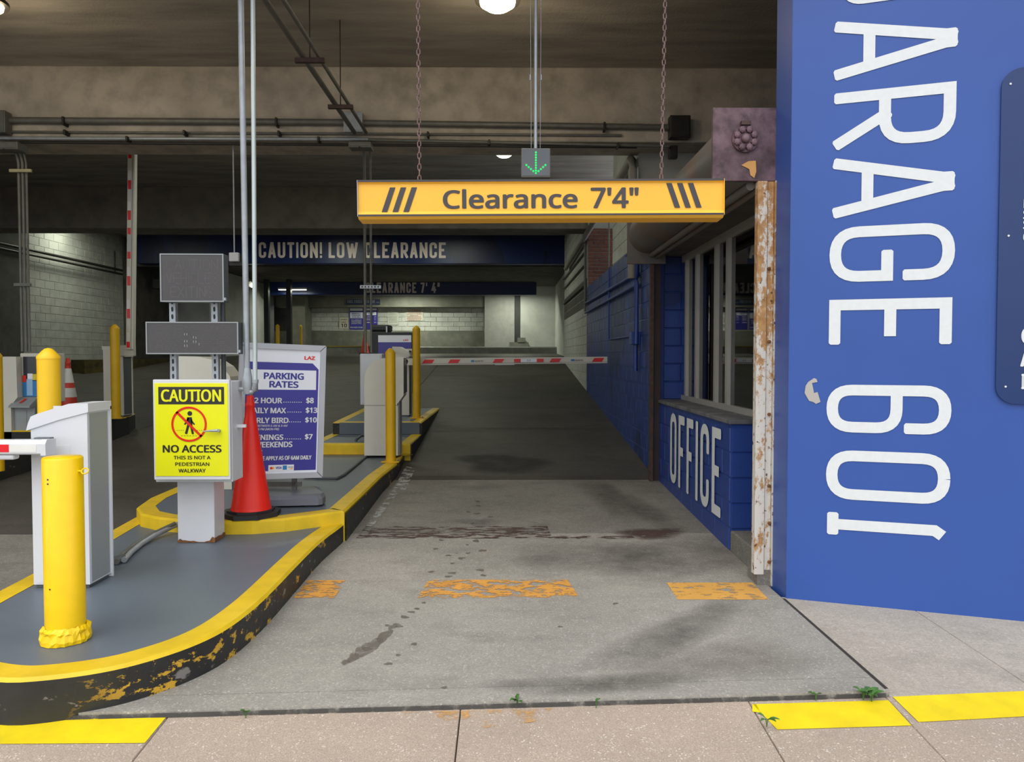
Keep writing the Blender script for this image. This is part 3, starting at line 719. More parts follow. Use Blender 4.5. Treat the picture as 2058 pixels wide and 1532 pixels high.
# ================================================================== PAINT AND STAINS ON THE GROUND
def gpoly(pxpts, mat, name, zoff=.0025, parent=None, fn=fz):
    out = []
    for x, y in pxpts:
        z = 0
        for _ in range(6):
            p = onZ(x, y, z); z = fn(p.y) if fn is fz else fn(p.x, p.y)
        out.append((p.x, p.y, z+zoff))
    return MB().poly(out).build(name, mat, parent or floor)
def blob(cx, cy, rx, ry, mat, seed, name='stain', ang=0, zoff=.002):
    r = random.Random(seed); n = 20; ph = [r.uniform(0, 6.28) for _ in range(4)]; P = [(cx, cy)]
    for f_ in (.5, .85, 1.25):
        for k in range(n):
            a = 2*PI*k/n; q = f_*(1+.18*math.sin(2*a+ph[0])+.14*math.sin(3*a+ph[1])+.08*math.sin(5*a+ph[2]))
            x, y = rx*q*math.cos(a), ry*q*math.sin(a); P.append((cx+x*math.cos(ang)-y*math.sin(ang), cy+x*math.sin(ang)+y*math.cos(ang)))
    soft = mat.name in ('dark_oil_patch', 'tyre_grime', 'tan_grime', 'rust_fade'); out = []
    if not soft: P = P[:41]
    for x, y in P:
        z = 0
        for _ in range(6): p = onZ(x, y, z); z = fz(p.y)
        out.append((p.x, p.y, z+zoff))
    rings = (len(P)-1)//n; fs = [(0, 1+k, 1+(k+1) % n) for k in range(n)]
    for j_ in range(rings-1): fs += [(1+j_*n+k, 1+(j_+1)*n+k, 1+(j_+1)*n+(k+1) % n, 1+j_*n+(k+1) % n) for k in range(n)]
    o = MB().add(out, fs).build(name, mat, floor)
    at = o.data.attributes.new('fade', 'FLOAT', 'POINT'); vals = [1.0]+[.85]*n+[.5]*n+[0.0]*n
    for i_, d_ in enumerate(at.data): d_.value = vals[i_]
    return o
gpoly([(590, 1203), (672, 1203), (695, 1167), (618, 1167)], worn_orange, 'worn_marking')
gpoly([(838, 1203), (1165, 1202), (1140, 1166), (862, 1166)], worn_orange, 'worn_marking')
gpoly([(1362, 1206), (1545, 1206), (1512, 1172), (1340, 1172)], decal('orange_road_paint', (.80, .42, .09), .43, 8, .04, fine=(1, 1.6, 1)), 'worn_marking')
gpoly([(715, 1083), (1110, 1083), (1100, 1058), (735, 1058)], rust_stain, 'rust_stain')
gpoly([(1100, 1084), (1280, 1084), (1270, 1078), (1100, 1078)], rust_stain, 'rust_stain')
def blobp(px, py, rx, ry, mat, seed, ang=0, zoff=.002): return blob(px, py, rx, ry, mat, seed, 'oil_stain', ang, zoff)
Z5 = lambda x, y: (500+x*.3887, 1000+y*.3887)
for i, (x, y, r) in enumerate([(1183, 22, 16), (1187, 44, 13), (1135, 76, 14), (1180, 85, 18), (1248, 102, 14), (1157, 135, 12), (1175, 226, 22), (1208, 276, 22), (1032, 301, 15), (1100, 316, 22), (1052, 342, 14), (1133, 289, 14), (943, 386, 18), (1052, 392, 22), (1198, 377, 22), (1212, 404, 18), (1032, 410, 20), (1130, 246, 10), (1075, 290, 8), (905, 546, 14), (870, 577, 18), (842, 594, 20), (805, 620, 26), (768, 664, 34), (855, 760, 22), (722, 862, 24), (772, 817, 18), (1010, 985, 20), (1610, 670, 14), (1895, 551, 18), (965, 268, 16), (720, 664, 20), (995, 222, 14)]):
    a, b = Z5(x, y); blobp(a, b, r*.39, r*.39*.33, oil_stain, i)
for i, (x, y, r, h) in enumerate([(700, 720, 55, 26), (640, 765, 60, 34), (590, 800, 55, 30), (540, 830, 45, 22), (500, 855, 30, 12), (745, 672, 30, 12)]):
    a, b = Z5(x, y); blobp(a, b, r*.39, h*.39, oil_stain, 50+i, -.45, .003+i*.0005)
blobp(1308, 1073, 50, 12, decal('rust_fade', (.10, .055, .045), .40, 15, .04, fine=(.6, 2.2, 1), fade=True), 80)
blobp(1010, 925, 85, 24, oil_pool, 70)
blobp(960, 1050, 40, 8, tyre_m, 72)
blobp(1290, 1120, 210, 42, tyre_m, 71, 0, .0015)
blobp(1350, 1275, 140, 40, tyre_m, 73, -.4, .0015)
blobp(1180, 1375, 250, 16, tyre_m, 74, -.05, .0012)
blobp(1250, 1010, 90, 25, tyre_m, 75, .5, .0012)
blobp(1450, 1330, 160, 40, decal('tan_grime', (.2, .17, .13), .5, 1.6, .3, opac=.6, fade=True), 76, 0, .001)
gpoly([(720, 1078), (735, 1078), (800, 990), (790, 985)], chip_m, 'scrape')
gpoly([(790, 985), (815, 985), (835, 940), (815, 935)], chip_m, 'scrape')
gpoly([(843, 790), (872, 790), (905, 747), (884, 747)], old_yellow, 'lane_marking')
gpoly([(895, 705), (925, 705), (940, 700), (905, 700)], old_yellow, 'lane_marking')
gpoly([(850, 740), (880, 740), (940, 712), (915, 712)], old_yellow, 'lane_marking')
gw = lambda pts, mat, name='painted_band': gpoly(pts, mat, name, .003, sidewalk, swz)
gw([(0, 1497), (291, 1495), (333, 1444), (0, 1449)], fresh_yellow)
gw([(1513, 1417), (1562, 1468), (1832, 1460), (1785, 1409)], fresh_yellow)
gw([(1794, 1402), (1846, 1453), (2070, 1441), (2070, 1390)], fresh_yellow)
gw([(1512, 1417), (1520, 1417), (1528, 1434), (1512, 1432)], fresh_yellow)
gw([(800, 1432), (922, 1430), (918, 1450), (880, 1452)], faint_orange)
gw([(926, 1430), (1110, 1424), (1090, 1450), (930, 1470)], faint_orange)
gw([(1640, 1470), (1700, 1470), (1712, 1487), (1650, 1484)], oil_pool, 'tar_spot')

# ================================================================== THINGS
# ---- clearance sign with chains
dS = 4.6
PL = onY(719, 400, dS); PR = onY(1455, 395, dS)
zt_, zb2 = onY(1087, 360, dS).z, onY(1087, 433, dS).z; zh = onY(1087, 397, dS).z
cs = thing('clearance_sign', 'long amber bar sign reading clearance, hung on two chains', 'sign', ((PL.x+PR.x)/2, dS, zh), rot=(0, -.0065, 0))
hw = (PR.x-PL.x)/2; hh = (zt_-zb2)/2; T = .17
prof = [(0, hh), (0, hh-.012), (.012, hh-.022), (.014, -hh+.03), (0, -hh+.012), (0, -hh), (.02, -hh-.014), (T-.02, -hh-.018), (T, -hh), (T, -hh+.03), (T-.014, -hh+.04), (T-.014, hh-.022), (T, hh)]
MB().prism(prof, -hw, hw, 'x').build('panel', orange_sign, cs)
MB().box(-hw-.002, hw+.002, -.004, 0, hh-.012, hh).build('edge_strip', char_m, cs)
MB().box(-hw-.002, hw+.002, -.004, 0, -hh, -hh+.011).build('edge_strip', char_m, cs)
MB().box(-hw-.003, -hw, -.005, .03, -hh, hh).build('end_cap', frame_m, cs); MB().box(hw, hw+.003, -.005, .03, -hh, hh).build('end_cap', orange_sign, cs)
sc = dS/F; cxp, czp = (719+1455)/2, 397.0
def Lx(p): return (p-cxp)*sc*1.003
def Lz(p): return (czp-p)*sc
mb = MB(); text_into(mb, 'Clearance', Lx(891), Lx(1160), Lz(418), Lz(379), .010, .022)
text_into(mb, "7'4\"", Lx(1186), Lx(1282), Lz(418), Lz(377), .010, .022); mb.build('lettering', char_m, cs)
for i in range(3):
    x = 769+i*21.5; mb = MB(); mb.add([(Lx(a), .0095, Lz(b)) for a, b in ((x, 424), (x+11, 424), (x+28, 375), (x+17, 375))], [(0, 1, 2, 3)]); mb.build('stripe', char_m, cs)
    x = 1337+i*21.5; mb = MB(); mb.add([(Lx(a), .0095, Lz(b)) for a, b in ((x+17, 418), (x+28, 418), (x+11, 369), (x, 369))], [(0, 1, 2, 3)]); mb.build('stripe', char_m, cs)
# the links
def link_mesh():
    m = MB(); pts = []; a, b = .0095, .0145
    for k in range(14):
        t_ = 2*PI*k/14; pts.append((a*math.cos(t_), 0, b*math.sin(t_)+(.006 if math.sin(t_) > 0 else -.006)))
    pts.append(pts[0]); pts.append(pts[1]); return m.tube(pts, .0033, 6, cap=False).mesh('link', chain_m)
LM = link_mesh()
for (pa, pb, lab) in (((840, 0), (843, 360), 'rusty hanging chain holding the end of the amber sign by the black stripes, nearer the caution post'), ((1337, 0), (1329, 357), 'rusty hanging chain beside the maroon shutter plate, holding the amber sign')):
    A = onY(pb[0], pb[1]+3, dS+.06); B = onY(pa[0], pa[1], dS+.06); d = (B-A); d = d/d.z
    ch = thing('chain', lab if len(lab.split()) <= 16 else 'rusty hanging chain at the sign end nearer the caution post', 'chain', tuple(A), group='chains of the amber sign')
    n = int((5.0-A.z)/.034)
    for i in range(n):
        put('link', LM, ch, (d.x*.034*i, 0, .034*i+.012), (0, 0, PI/2*(i % 2)+.15))
    MB().box(d.x*(5-A.z)-.03, d.x*(5-A.z)+.03, -.03, .03, 5-A.z-.02, 5.02-A.z).build('anchor', dark_steel, ch)
# ---- lane signal
dG = 5.6; ps = onY(1077, 327, dG); s = dG/F
sg = thing('lane_signal', 'small square lane signal lit with green down arrow', 'traffic light', tuple(ps))
MB().box(-29*s, 29*s, 0, .1, -29*s, 29*s, c=.006).build('housing', galv_dark, sg)
MB().box(-27*s, 27*s, -.004, 0, -26*s, 27*s).build('face', mk('smoked_face', lin(92, 96, 102), .3), sg)
leds = [(0, 20-5.1*k) for k in range(9)]+[(-19+4.6*k, -5-4*k) for k in range(4)]+[(19-4.6*k, -5-4*k) for k in range(4)]
lm = MB().lathe([(.0062, 0), (.005, .004), (0, .006)], 10).mesh('led', led_green)
for x, z in leds: put('led', lm, sg, (x*s, -.004, z*s), (PI/2, 0, 0))
MB().tube([(0, .05, 29*s), (0, .05, 5.02-ps.z)], .013, 12).build('hanger_pole', galv, sg)
for sx in (-1, 1):
    MB().tube([(sx*9*s, .04, 29*s), (sx*12*s, .04, 5.0-ps.z)], .002, 6).tube([(sx*11*s, .04, .6), (sx*11*s, .04, .64)], .006, 8).build('guy_wire', galv, sg)
# ---- ceiling lamps
def lamp(px, py, z, label, mat, e, col, grp='round ceiling lamps', r=.17):
    p = onZ(px, py, z)
    t_ = thing('ceiling_lamp', label, 'lamp', (p.x, p.y, 5.02), group=grp); h = 5.02-z
    MB().lathe([(.05, 0), (.05, -h+.14), (r*.8, -h+.10), (r+.04, -h+.03), (r+.04, -h+.0)], 24).build('housing', dark_steel, t_)
    MB().lathe([(r, -h+.01), (r*.95, -h-.03), (r*.6, -h-.07), (0, -h-.085)], 24).build('lens', mat, t_)
    ld = bpy.data.lights.new('lamp_light', 'POINT'); ld.energy = e; ld.color = col; ld.shadow_soft_size = .15
    lo = bpy.data.objects.new('lamp_light', ld); COL.objects.link(lo); lo.parent = t_; lo.location = (0, 0, -h-.25); return t_
WARM = (1, .82, .55); COOL = (.95, 1, .82)
lamp(1000, 3, 4.78, 'round ceiling lamp directly over the driveway', lamp_m, 14, WARM)
lamp(1013, 306, 4.6, 'small lit lamp in the bay behind the green arrow', lamp_cool, 12, COOL, r=.14)
lamp(-34, 8, 4.78, 'amber lamp glowing in the upper corner over the exit lane', lamp_m, 14, WARM)
def hidden_lamp(x, y, z, e, col, label, r=.5):
    t_ = thing('strip_lamp', label, 'lamp', (x, y, z), group='strip lamps deeper in the garage')
    MB().box(-.5, .5, -.07, .07, -.06, .0).build('housing', cream_metal, t_); MB().box(-.48, .48, -.055, .055, -.085, -.06).build('lens', lamp_cool, t_)
    ld = bpy.data.lights.new('strip_light', 'AREA'); ld.shape = 'RECTANGLE'; ld.size = .9; ld.size_y = .1; ld.energy = e; ld.color = col
    lo = bpy.data.objects.new('strip_light', ld); COL.objects.link(lo); lo.parent = t_; lo.location = (0, 0, -.1)
hidden_lamp(-10.3, 19.4, 5.0, 24, COOL, 'strip lamp washing the white left wall')
hidden_lamp(.3, 28.6, 3.94, 26, COOL, 'strip lamp by the far right corner')
hidden_lamp(-1.6, 20.3, 5.0, 40, COOL, 'added unseen strip lamp high behind the plain beam over the driveway')  # added out of view to brighten the navy beam lettering
hidden_lamp(-4.9, 20.3, 5.0, 40, COOL, 'added unseen strip lamp high behind the plain beam over the exit lane')  # second added lamp for the same lettering, also out of view
hidden_lamp(onY(588, 594, 27.6).x, 27.6, 3.95, 12, COOL, 'strip lamp over the far exit passage')
hidden_lamp(-3.6, 28.6, 3.94, 60, COOL, 'added unseen strip lamp behind the clearance beam at the back')  # unseen fill lamp, put in to brighten the white back wall
hidden_lamp(-3.0, 11.4, 5.0, 24, COOL, 'added unseen strip lamp between the two plain beams')  # unseen lamp added to lift the brown beam behind the conduits

# ---- conduits and boxes on the first beam
def conduit(pts, r, label, mat=galv_dark, name='conduit', group=None, n=10, cat='pipe'):
    o = MB().tube(pts, r, n).build(name, mat); return tag(o, label, cat, group)
yb_ = 9.5
def beamline(p1, p2, dy=.05): return [onY(p1[0], p1[1], yb_-dy), onY(p2[0], p2[1], yb_-dy)]
conduit(beamline((8, 242), (692, 246)), .04, 'thick dark conduit between the two boxes on the pale beam')
conduit(beamline((726, 247), (1350, 256)), .036, 'thick dark conduit on the pale beam behind the amber sign chains')
conduit(beamline((0, 265), (1250, 272), .03), .014, 'thin pale conduit under the thick one on the beam')
conduit(beamline((-20, 278), (740, 280), .05), .022, 'bright galvanised conduit at the lower edge of the pale beam', galv)
conduit(beamline((740, 281), (1345, 294), .05), .02, 'dark conduit at the lower beam edge above the green arrow')
conduit(beamline((40, 286), (1280, 296), .02), .016, 'lowest thin dark conduit along the bottom of the pale beam', dark_steel)
def ebox(px0, px1, py0, py1, Y, label, mat=galv_dark, dep=.14, name='junction_box'):
    a, b = onY(px0, py0, Y), onY(px1, py1, Y); c = ((a.x+b.x)/2, Y, b.z)
    t_ = thing(name, label, 'box', c); w = (b.x-a.x)/2; h = a.z-b.z
    MB().box(-w, w, 0, dep, 0, h, c=.008).build('body', mat, t_); MB().box(-w+.015, w-.015, -.008, 0, .015, h-.015, c=.003).build('cover', mat, t_)
    MB().lathe([(.01, 0), (.01, .005), (0, .006)], 8).build('screw', dark_steel, t_).rotation_euler = (PI/2, 0, 0)
    return t_
ebox(-25, 10, 221, 266, 9.34, 'dark box at the end of the thick conduit near the amber lamp')
ebox(690, 728, 224, 265, 9.34, 'pale square box where the diagonal conduits cross the beam', galv)
ebox(1347, 1388, 231, 276, 9.34, 'black square box on the beam beside the shutter hood', dark_steel)
ebox(700, 745, 284, 296, 9.3, 'small flat box under the beam at the top of the vertical conduits', galv_dark, .2)
ebox(-20, 35, 284, 300, 9.3, 'small flat box under the beam over the exit pay station', galv_dark, .2)
ebox(1345, 1362, 292, 318, 9.5, 'small dark conduit fitting hanging below the beam by the shutter', dark_steel, .08)
BC = [o for o in bpy.data.objects if o.name.startswith('conduit')]
for k_, px, py in ((0, 127, 243), (0, 555, 245), (1, 1215, 254), (2, 130, 266), (2, 370, 267), (2, 560, 268), (3, 255, 279), (3, 640, 280), (4, 983, 286), (4, 1242, 292), (2, 860, 270)):
    p = onY(px, py, 9.40); h_ = .05 if k_ < 2 else .03; MB().box(p.x-.012, p.x+.012, 9.38, 9.5, p.z-h_, p.z+h_, c=.004).build('strap', dark_steel, BC[k_])
# diagonal pair of conduits running into the garage, on trapeze hangers
for X, lab in ((-1.80, 'long ceiling conduit of the diagonal pair, nearer the vertical poles'), (-1.66, 'thinner conduit of the diagonal pair under the ceiling')):
    conduit([(X, 4.9, 4.17), (X, 9.3, 4.17)], .026 if X < -1.7 else .018, lab)
for Y, lab in ((onZ(615, 117, 4.14).y, 'rod hanger with crossbar holding the diagonal conduits, nearer the street'), (onZ(682, 211, 4.14).y, 'rod hanger with crossbar holding the diagonal conduits near the pale box')):
    t_ = thing('pipe_hanger', lab, 'hanger', (-1.73, Y, 4.12), group='rod hangers of the diagonal conduits')
    MB().box(-.13, .13, -.02, .02, -.02, .02).build('crossbar', rusty_dark, t_); MB().tube([(0, 0, .02), (0, 0, .9)], .006, 8).build('rod', dark_steel, t_)
# vertical conduits from the beam to the machines
for px, r, lab in ((733.5, .018, 'grey vertical conduit rising from the driveway ticket machine box'), (745.5, .014, 'thinner vertical conduit beside it above the ticket machine box')):
    p = onY(px, 560, 9.75); conduit([(p.x, 9.75, 1.55), (p.x, 9.75, 4.05), (p.x, 9.6, 4.12)], r, lab)
p = onY(745, 577, 9.7); o = MB().box(p.x-.13, p.x+.13, 9.68, 9.72, p.z-.02, p.z+.02)
for k in range(6): o.box(p.x-.11+k*.04, p.x-.095+k*.04, 9.675, 9.68, p.z-.01, p.z+.01, m=1)
tag(o.build('strut_bar', [galv, dark_steel]), 'slotted strut bar bracing the conduits in front of the clearance lettering', 'bracket')
for px, r, lab in ((42, .019, 'vertical conduit over the exit pay station, closest to the dark bay'), (50, .019, 'middle of three vertical conduits over the exit pay station'), (57, .014, 'vertical conduit over the exit pay station, beside the white wall')):
    p = onY(px, 560, 9.5); conduit([(p.x, 9.5, 1.56), (p.x, 9.5, 3.85), (p.x-.03, 9.5, 4.0), (p.x-.12, 9.5, 4.07), (p.x-.2, 9.5, 4.08)], r, lab)
p = onY(46, 345, 9.5); tag(MB().box(p.x-.13, p.x+.13, 9.44, 9.47, p.z-.018, p.z+.018).build('strut_bar', mk('pale_strut', lin(190, 180, 140), .6)), 'pale slotted strut bar across the exit conduits near their bend', 'bracket')
p = onY(50, 573, 9.5); tag(MB().box(p.x-.1, p.x+.1, 9.44, 9.47, p.z-.018, p.z+.018).build('strut_bar', galv_dark), 'dull strut bar across the exit conduits in front of the white wall', 'bracket')
# hanging white sensor box
p = onY(471, 517, 9.6)
t_ = thing('sensor_box', 'small white box hanging on a thin conduit beside the warning beam', 'box', tuple(p))
MB().box(-.06, .06, -.03, .03, -.055, .055, c=.01).build('housing', white_metal, t_); MB().tube([(0, 0, .05), (0, 0, 4.12-p.z)], .009, 8).build('conduit', galv, t_)
MB().box(-.075, .09, .03, .1, -.10, .04).build('bracket', dark_steel, t_)

# ---- shutter over the office windows
sh = thing('roller_shutter', 'rolled shutter hood with maroon end plate and rusty guide post', 'shutter', (XW-.1, 5.0, 0))
zc, rc, xc = 2.85, .215, 1.565
a = onY(1433, 216, 5.0); b = onY(1563, 364, 5.0)
MB().tube([(xc, 5.04, zc), (xc, 8.5, zc)], rc, 32).build('hood', hood_m, sh, True)
MB().box(a.x, b.x, 5.0, 5.035, b.z, a.z, c=.004).build('end_plate', plate_m, sh, True)
MB().box(1.34, 1.76, 8.5, 8.54, 2.52, 3.05).build('end_plate', hood_m, sh, True)
MB().box(1.55, 1.74, 5.04, 8.5, 2.70, 3.07).build('back_panel', hood_m, sh, True)
for (x, z, r) in ((1.60, 2.615, .030), (1.665, 2.60, .026)): MB().tube([(x, 5.06, z), (x, 8.52, z)], r, 12).build('bottom_rail', hood_m, sh, True)
g = onY(1498, 279, 4.985)
MB().lathe([(.085, 0), (.085, .02)], 28).build('chain_wheel', plate_m, sh, False)
cw = sh.children[-1] if sh.children else None
for o in bpy.data.objects:
    if o.name.startswith('chain_wheel'): cw = o
cw.location = (g.x-(XW-.1), -.0, g.z); cw.rotation_euler = (PI/2, 0, 0)
for k in range(8):
    a_ = k*PI/4+PI/8; x, z = g.x+.06*math.cos(a_), g.z+.06*math.sin(a_)
    m = MB(); m.lathe([(.024, 0), (.022, .016), (.012, .022), (0, .023)], 7, smooth=False); o = m.build('wheel_lug', plate_m, cw); o.location = (.06*math.cos(a_), .06*math.sin(a_), .02); o.rotation_euler = (0, 0, a_)
o = MB().lathe([(.03, 0), (.028, .02), (.014, .03), (0, .03)], 12).build('hub', plate_m, cw); o.location = (0, 0, .02)
MB().box(g.x-.03, g.x+.03, 4.965, 5.0, g.z+.085, g.z+.11).build('stop', rusty_dark, sh, True)
mb = MB(); q = [(1490, 332), (1504, 324), (1519, 323), (1520, 345), (1516, 358), (1508, 352), (1506, 340)]
mb.add([tuple(onY(x, y, 4.995)) for x, y in q], [tuple(range(len(q)))[::-1]]); mb.build('bare_patch', mk('exposed_ochre_rust', lin(200, 150, 90), .9), sh, True)
# front guide post: C section of rusted steel
x0, x1, xm = onY(1521, 700, 4.99).x, onY(1560, 700, 4.99).x, onY(1541, 700, 4.99).x
zb3 = onY(1521, 1155, 5.0).z
mb = MB(); mb.box(x0, xm-.002, 4.995, 5.06, zb3, b.z, c=.003).box(xm+.002, x1-.02, 5.005, 5.05, zb3+.02, b.z-.0, c=.003)
mb.build('guide_rail', rust_m, sh, True)
MB().box(x1-.018, x1-.004, 4.98, 5.1, .0, b.z).build('rail_flange', rust_m, sh, True)
MB().tube([(x1+.0, 4.96, .05), (x1+.002, 4.96, 3.14)], .008, 8).build('edge_tube', galv_dark, sh, True)
for py in (540, 687, 833, 977, 1052, 1130):
    p = onY(1546, py, 4.995); m = MB(); m.lathe([(.012, 0), (.012, .008), (.006, .012), (0, .012)], 6, smooth=False); o = m.build('bolt', rust_skirt, sh); o.location = (p.x-(XW-.1), -.0, p.z); o.rotation_euler = (PI/2, 0, 0)
MB().box(x0+.02, x1, 5.0, 5.2, -.02, zb3+.03).build('foot_block', drive_mid, sh, True)
# rear guide
MB().box(1.60, 1.64, 8.53, 8.60, .1, 2.55).build('guide_rail', rusty_dark, sh, True)
MB().box(1.645, 1.72, 8.56, 8.62, .1, 2.55).build('guide_rail', mk('dark_brown_steel', lin(48, 34, 34), .6, var=.3), sh, True)

# ---- right-hand pipes
t_ = thing('drain_pipe', 'thick grey drain pipe running along the upper right wall', 'pipe', (1.62, 10.3, 0))
pE = onX(1137, 540, 1.62); zp = onX(1268, 322, 1.62)
MB().tube([(1.62, zp.y, zp.z), (1.62, pE.y, pE.z)], .055, 14).build('run', mk('grey_painted_pipe', lin(138, 134, 126), .6), t_, True)
MB().tube([(1.62, zp.y+.3, zp.z), (1.62, zp.y, zp.z+.01), (1.62, zp.y-.09, zp.z-.03), (1.62, zp.y-.13, zp.z-.16), (1.62, zp.y-.13, 2.5)], .055, 14).build('drop', mk('grey_painted_pipe', lin(138, 134, 126), .6), t_, True)
BL = blue_plain
conduit([(1.66, 9.9, 2.5), (1.66, 9.8, 2.45), (1.66, 9.8, 1.66)], .03, 'blue painted vertical conduit below the shutter hood end', BL)
p = onX(1276, 680, 1.66); tag(MB().box(1.60, 1.715, p.y-.09, p.y+.09, p.z-.08, p.z+.08, c=.008).build('junction_box', BL), 'blue painted box on the blue wall conduit', 'box')
conduit([(1.67, p.y, p.z-.08), (1.67, p.y, p.z-.42)], .03, 'grey-blue drop pipe under the blue wall box', BL)
z1_ = onX(1262, 560, 1.66).z; 
conduit([(1.67, 9.9, z1_+.0), (1.67, 16.2, z1_+.06)], .022, 'upper blue painted pipe running along the blue wall', BL)
conduit([(1.67, 9.9, z1_-.14), (1.67, 16.2, z1_-.14)], .022, 'lower blue painted pipe running along the blue wall', BL)
conduit([(1.67, 9.8, z1_+.35), (1.67, 9.8, z1_-.02), (1.66, 9.9, z1_-.14)], .028, 'blue painted pipe elbow just under the hood plate', BL)
p = onX(1223, 560, 1.68); conduit([(1.685, p.y, 4.0), (1.685, p.y, 2.97)], .014, 'thin vertical grey conduit on the white upper wall above the blue paint', galv_dark); conduit([(1.685, p.y, 2.95), (1.685, p.y, onX(1223, 683, 1.68).z)], .014, 'thin vertical blue painted conduit between the wall pipes and barrier tip', BL)
conduit([(1.685, p.y, onX(1223, 683, 1.68).z), (1.685, 10.0, onX(1223, 683, 1.68).z)], .012, 'thin level conduit on the blue wall near the barrier tip', BL)
for z, lab in ((3.72, 'dark conduit high on the far white wall under the drain pipe'), (3.45, 'second dark conduit on the far white wall'), (3.02, 'lowest dark conduit above the grey band of the far wall')):
    conduit([(1.68, 16.35, z), (1.68, 22.3, z)], .02, lab, dark_steel)
conduit([(1.68, 16.33, 3.95), (1.68, 16.33, 2.45)], .025, 'vertical conduit at the corner where blue paint ends', galv_dark)
# left wall pipes
for z, r, lab in ((3.97, .035, 'upper dark pipe sloping along the white left wall'), (3.86, .03, 'lower dark pipe along the white left wall'), ):
    conduit([(XL+.20, 12.0, z-.0), (XL+.20, 22.3, z-.0)], r, lab, dark_steel)
conduit([(XL+.1, 22.1, 3.9), (XL+.1, 22.1, 4.5)], .02, 'short riser at the end of the left wall pipes', dark_steel)
# small wall lamp on far left exit
p = onY(327, 548, 23.6); 
t_ = thing('flood_lamp', 'dark flood lamp on a bracket beside the navy beam end', 'lamp', tuple(p)); 
MB().tube([(.3, 0, .1), (0, 0, .05), (-.15, 0, -.2)], .02, 8).build('bracket', dark_steel, t_); MB().box(-.28, -.05, -.1, .1, -.5, -.2, c=.02).build('head', dark_steel, t_)

# ---- bollards
def bollard(px, py, z, dia, ztop, label, mat, style='dome', grp=None, Yfix=None):
    p = onZ(px, py, z) if Yfix is None else Vector((onY(px, py, Yfix).x, Yfix, z)); r = dia/2
    t_ = thing('bollard', label, 'bollard', (p.x, p.y+(r if Yfix is None else 0), z), group=grp); h = ztop-z
    if style == 'dome':
        MB().lathe([(r, 0), (r, h-.07)], 28).build('post', mat, t_)
        MB().lathe([(r+.002, h-.07), (r+.002, h-.055), (r*.55, h-.018), (r*.3, h-.004), (0, h)], 28).build('cap', mat, t_)
        if grp: 
            MB().box(-r-.045, r+.045, -r-.02, r+.02, 0, .012, c=.003).build('base_plate', yel_dull, t_)
            for sx in (-1, 1): o = MB().lathe([(.012, 0), (.012, .014), (0, .016)], 6, smooth=False).build('bolt', galv_dark, t_); o.location = (sx*(r+.028), 0, .012)
    return t_, r, h
p = onZ(111, 1300, .17)
t_, r, h = bollard(111, 1300, .17, .172, onY(108, 921, p.y+.03).z, 'short flat-topped yellow bollard with eye bolt beside the front barrier', yel_steel, 'flat')
MB().lathe([(r, 0), (r, h-.008), (r-.006, h), (0, h+.002)], 40).build('post', yel_steel, t_)
mb = MB(); rr_ = random.Random(3); n = 40; prof = []
vs = []; 
for j, (q, z) in enumerate(((.018, 0), (.022, .02), (.014, .045), (.016, .06), (.002, .075))):
    for k in range(n): a_ = 2*PI*k/n; w_ = q+rr_.uniform(-.006, .006); zz = z+rr_.uniform(-.006, .006)*(j > 0); vs.append(((r+w_)*math.cos(a_), (r+w_)*math.sin(a_), max(0, zz)))
mb.add(vs, [(i*n+k, i*n+(k+1) % n, (i+1)*n+(k+1) % n, (i+1)*n+k) for i in range(4) for k in range(n)]); mb.build('paint_collar', yel_steel, t_)
ring = []; 
for k in range(17): a_ = 2*PI*k/16; ring.append((r+.028+.016*math.cos(a_), -.02+.016*math.sin(a_)*.5, h-.065+.012*math.sin(a_)))
MB().tube(ring, .0035, 8, cap=False).tube([(r-.01, -.02, h-.065), (r+.014, -.02, h-.065)], .005, 8).build('eye_bolt', yel_steel, t_)
for z in (h-.095, h-.115, h-.6): MB().lathe([(.004, 0), (0, .001)], 8).build('hole', black_m, t_).matrix_basis = Matrix.Translation((-.02, -r-.0005, z)) @ Matrix.Rotation(PI/2, 4, 'X')
bollard(97, 700, .17, .132, 1.555, 'yellow sleeved bollard rising right behind the front barrier cabinet', yel_sleeve, 'dome', Yfix=4.9)
bollard(784, 930, .27, .118, 1.60, 'slim yellow bollard bolted down in front of the ticket machine', yel_dull, 'dome', 'bolted yellow bollards')
bollard(837.5, 840, .57, .115, 1.97, 'slim yellow bollard bolted beside the lowered barrier', yel_dull, 'dome', 'bolted yellow bollards', Yfix=11.62)
bollard(229, 842, .62, .125, 1.96, 'slim yellow bollard beside the raised barrier on the exit island', yel_dull, 'dome', 'bolted yellow bollards')
bollard(-8, 700, .42, .10, 1.56, 'yellow bollard cut by the picture edge beside the exit pay station', yel_dull, 'dome', Yfix=7.3)
bollard(558, 690, 1.55, .13, onY(558, 652, 26).z, 'distant thick yellow post in the far exit passage', yel_dull, 'dome', Yfix=26)
bollard(605, 690, 1.62, .09, onY(605, 653, 27.5).z, 'distant thin yellow post near the white back wall', yel_dull, 'dome', Yfix=27.5)

